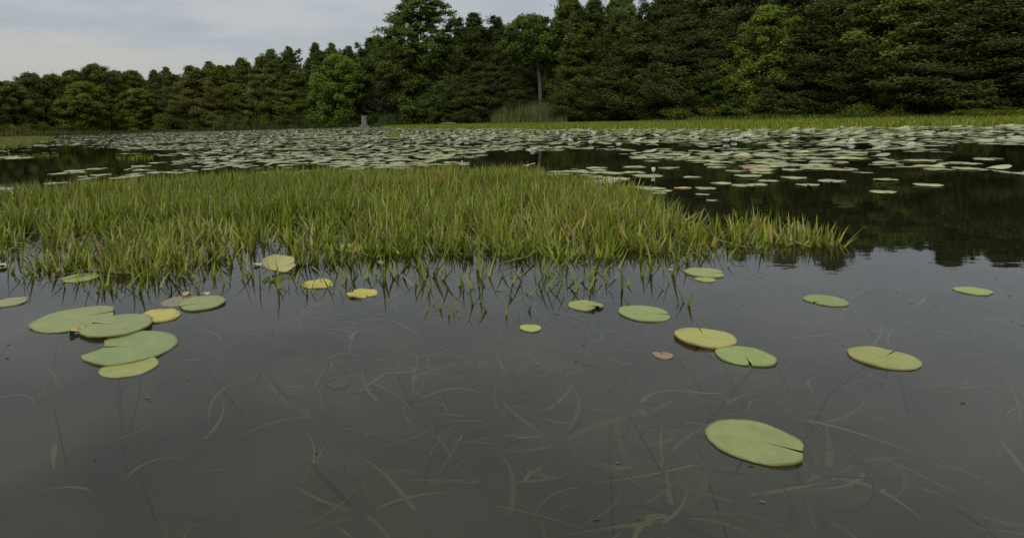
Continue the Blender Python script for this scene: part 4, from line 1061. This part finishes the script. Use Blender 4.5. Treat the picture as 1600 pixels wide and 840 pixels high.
# ------------------------------------------------------------------ plants under the water
SCL = np.array([[0.36, 0.34, 0.17], [0.24, 0.235, 0.11], [0.50, 0.46, 0.26], [0.17, 0.165, 0.08], [0.36, 0.30, 0.16]])
def sub_leaf(base, az, lean, length, width, bend):
    n = len(base)
    return blades(base, az, lean, length, width, bend, SCL[rng.integers(0, 5, n)] * rng.uniform(0.6, 1.25, (n, 1)), nseg=8, fold=0.08, twist=rng.normal(0, 1.1, n))
ROS = [(640, 528, 0.32, 20, -0.13), (800, 505, 0.28, 12, -0.12), (870, 566, 0.28, 13, -0.15), (1130, 480, 0.26, 9, -0.12), (560, 640, 0.26, 10, -0.18), (1060, 640, 0.28, 12, -0.18), (1300, 600, 0.26, 10, -0.16), (860, 740, 0.28, 12, -0.2)]
for i, (px, py, ln, n, z) in enumerate(ROS):
    c = P(px, py)
    az = np.linspace(0, 2 * math.pi, n, endpoint=False) + rng.normal(0, 0.25, n)
    b = np.zeros((n, 3)); b[:, 0] = np.cos(az) * 0.03; b[:, 1] = np.sin(az) * 0.03; b[:, 2] = z - 0.06
    vv, ff, cc = sub_leaf(b, az, rng.uniform(0.9, 1.25, n), rng.uniform(0.55, 0.9, n) * ln, rng.uniform(0.010, 0.020, n), rng.uniform(0.45, 0.95, n))
    vv[:, 2] = np.minimum(vv[:, 2], -0.008)
    tag(link('submerged_rosette', mesh('submerged_rosette', vv, ff, M_SUB, cc), None, (c[0], c[1], 0)), 'star-shaped rosette of pale ribbon leaves lying under the clear front water', 'water plant', 'rosettes under the water')
q = scatter(poly_world([(-150, 440), (400, 440), (640, 430), (1000, 415), (1650, 400), (1650, 860), (-150, 860)]), 300); n = len(q)
qpx, qpy = proj(np.concatenate([q, np.zeros((n, 1))], 1))
kp = rng.random(n) < np.interp(qpx, [0, 200, 450, 600, 1700], [0.06, 0.10, 0.45, 1, 0.9]) * (0.35 + 0.65 * (vnoise(q[:, 0] * 2.2, q[:, 1] * 2.2, 21) > 0.45))
q = q[kp]; n = len(q)
b = np.concatenate([q, -rng.uniform(0.015, 1.0, (n, 1)) ** 1.5 * 0.25 - 0.01], 1)
vv, ff, cc = sub_leaf(b, rng.normal(0.2, 0.9, n) + math.pi * rng.integers(0, 2, n), rng.uniform(1.25, 1.8, n), rng.uniform(0.06, 0.24, n), rng.uniform(0.003, 0.014, n), rng.normal(0, 0.25, n))
vv[:, 2] = vv[:, 2].clip(-0.35, -0.006)
tag(link('submerged_leaves', mesh('submerged_leaves', vv, ff, M_SUB, cc)), 'tangle of pale ribbon leaves lying under the surface of the front water', 'water plants', kind='stuff')
# specks of floating duckweed and bits
q = scatter(poly_world([(-50, 430), (1650, 400), (1650, 860), (-50, 860)]), 14); n = len(q)
s = rng.uniform(0.0015, 0.005, n)
Vd = np.empty((n, 5, 3))
for k in range(5):
    Vd[:, k, 0] = q[:, 0] + s * math.cos(k * 1.257) * 1.6; Vd[:, k, 1] = q[:, 1] + s * math.sin(k * 1.257); Vd[:, k, 2] = 0.0015
tag(link('floating_specks', mesh('floating_specks', Vd.reshape(-1, 3), np.arange(n * 5).reshape(n, 5), M_BLADE, np.array([[0.05, 0.045, 0.02], [0.12, 0.14, 0.03]])[rng.integers(0, 2, n)])), 'tiny dark specks and bits of plant floating on the front water', 'debris', kind='stuff')
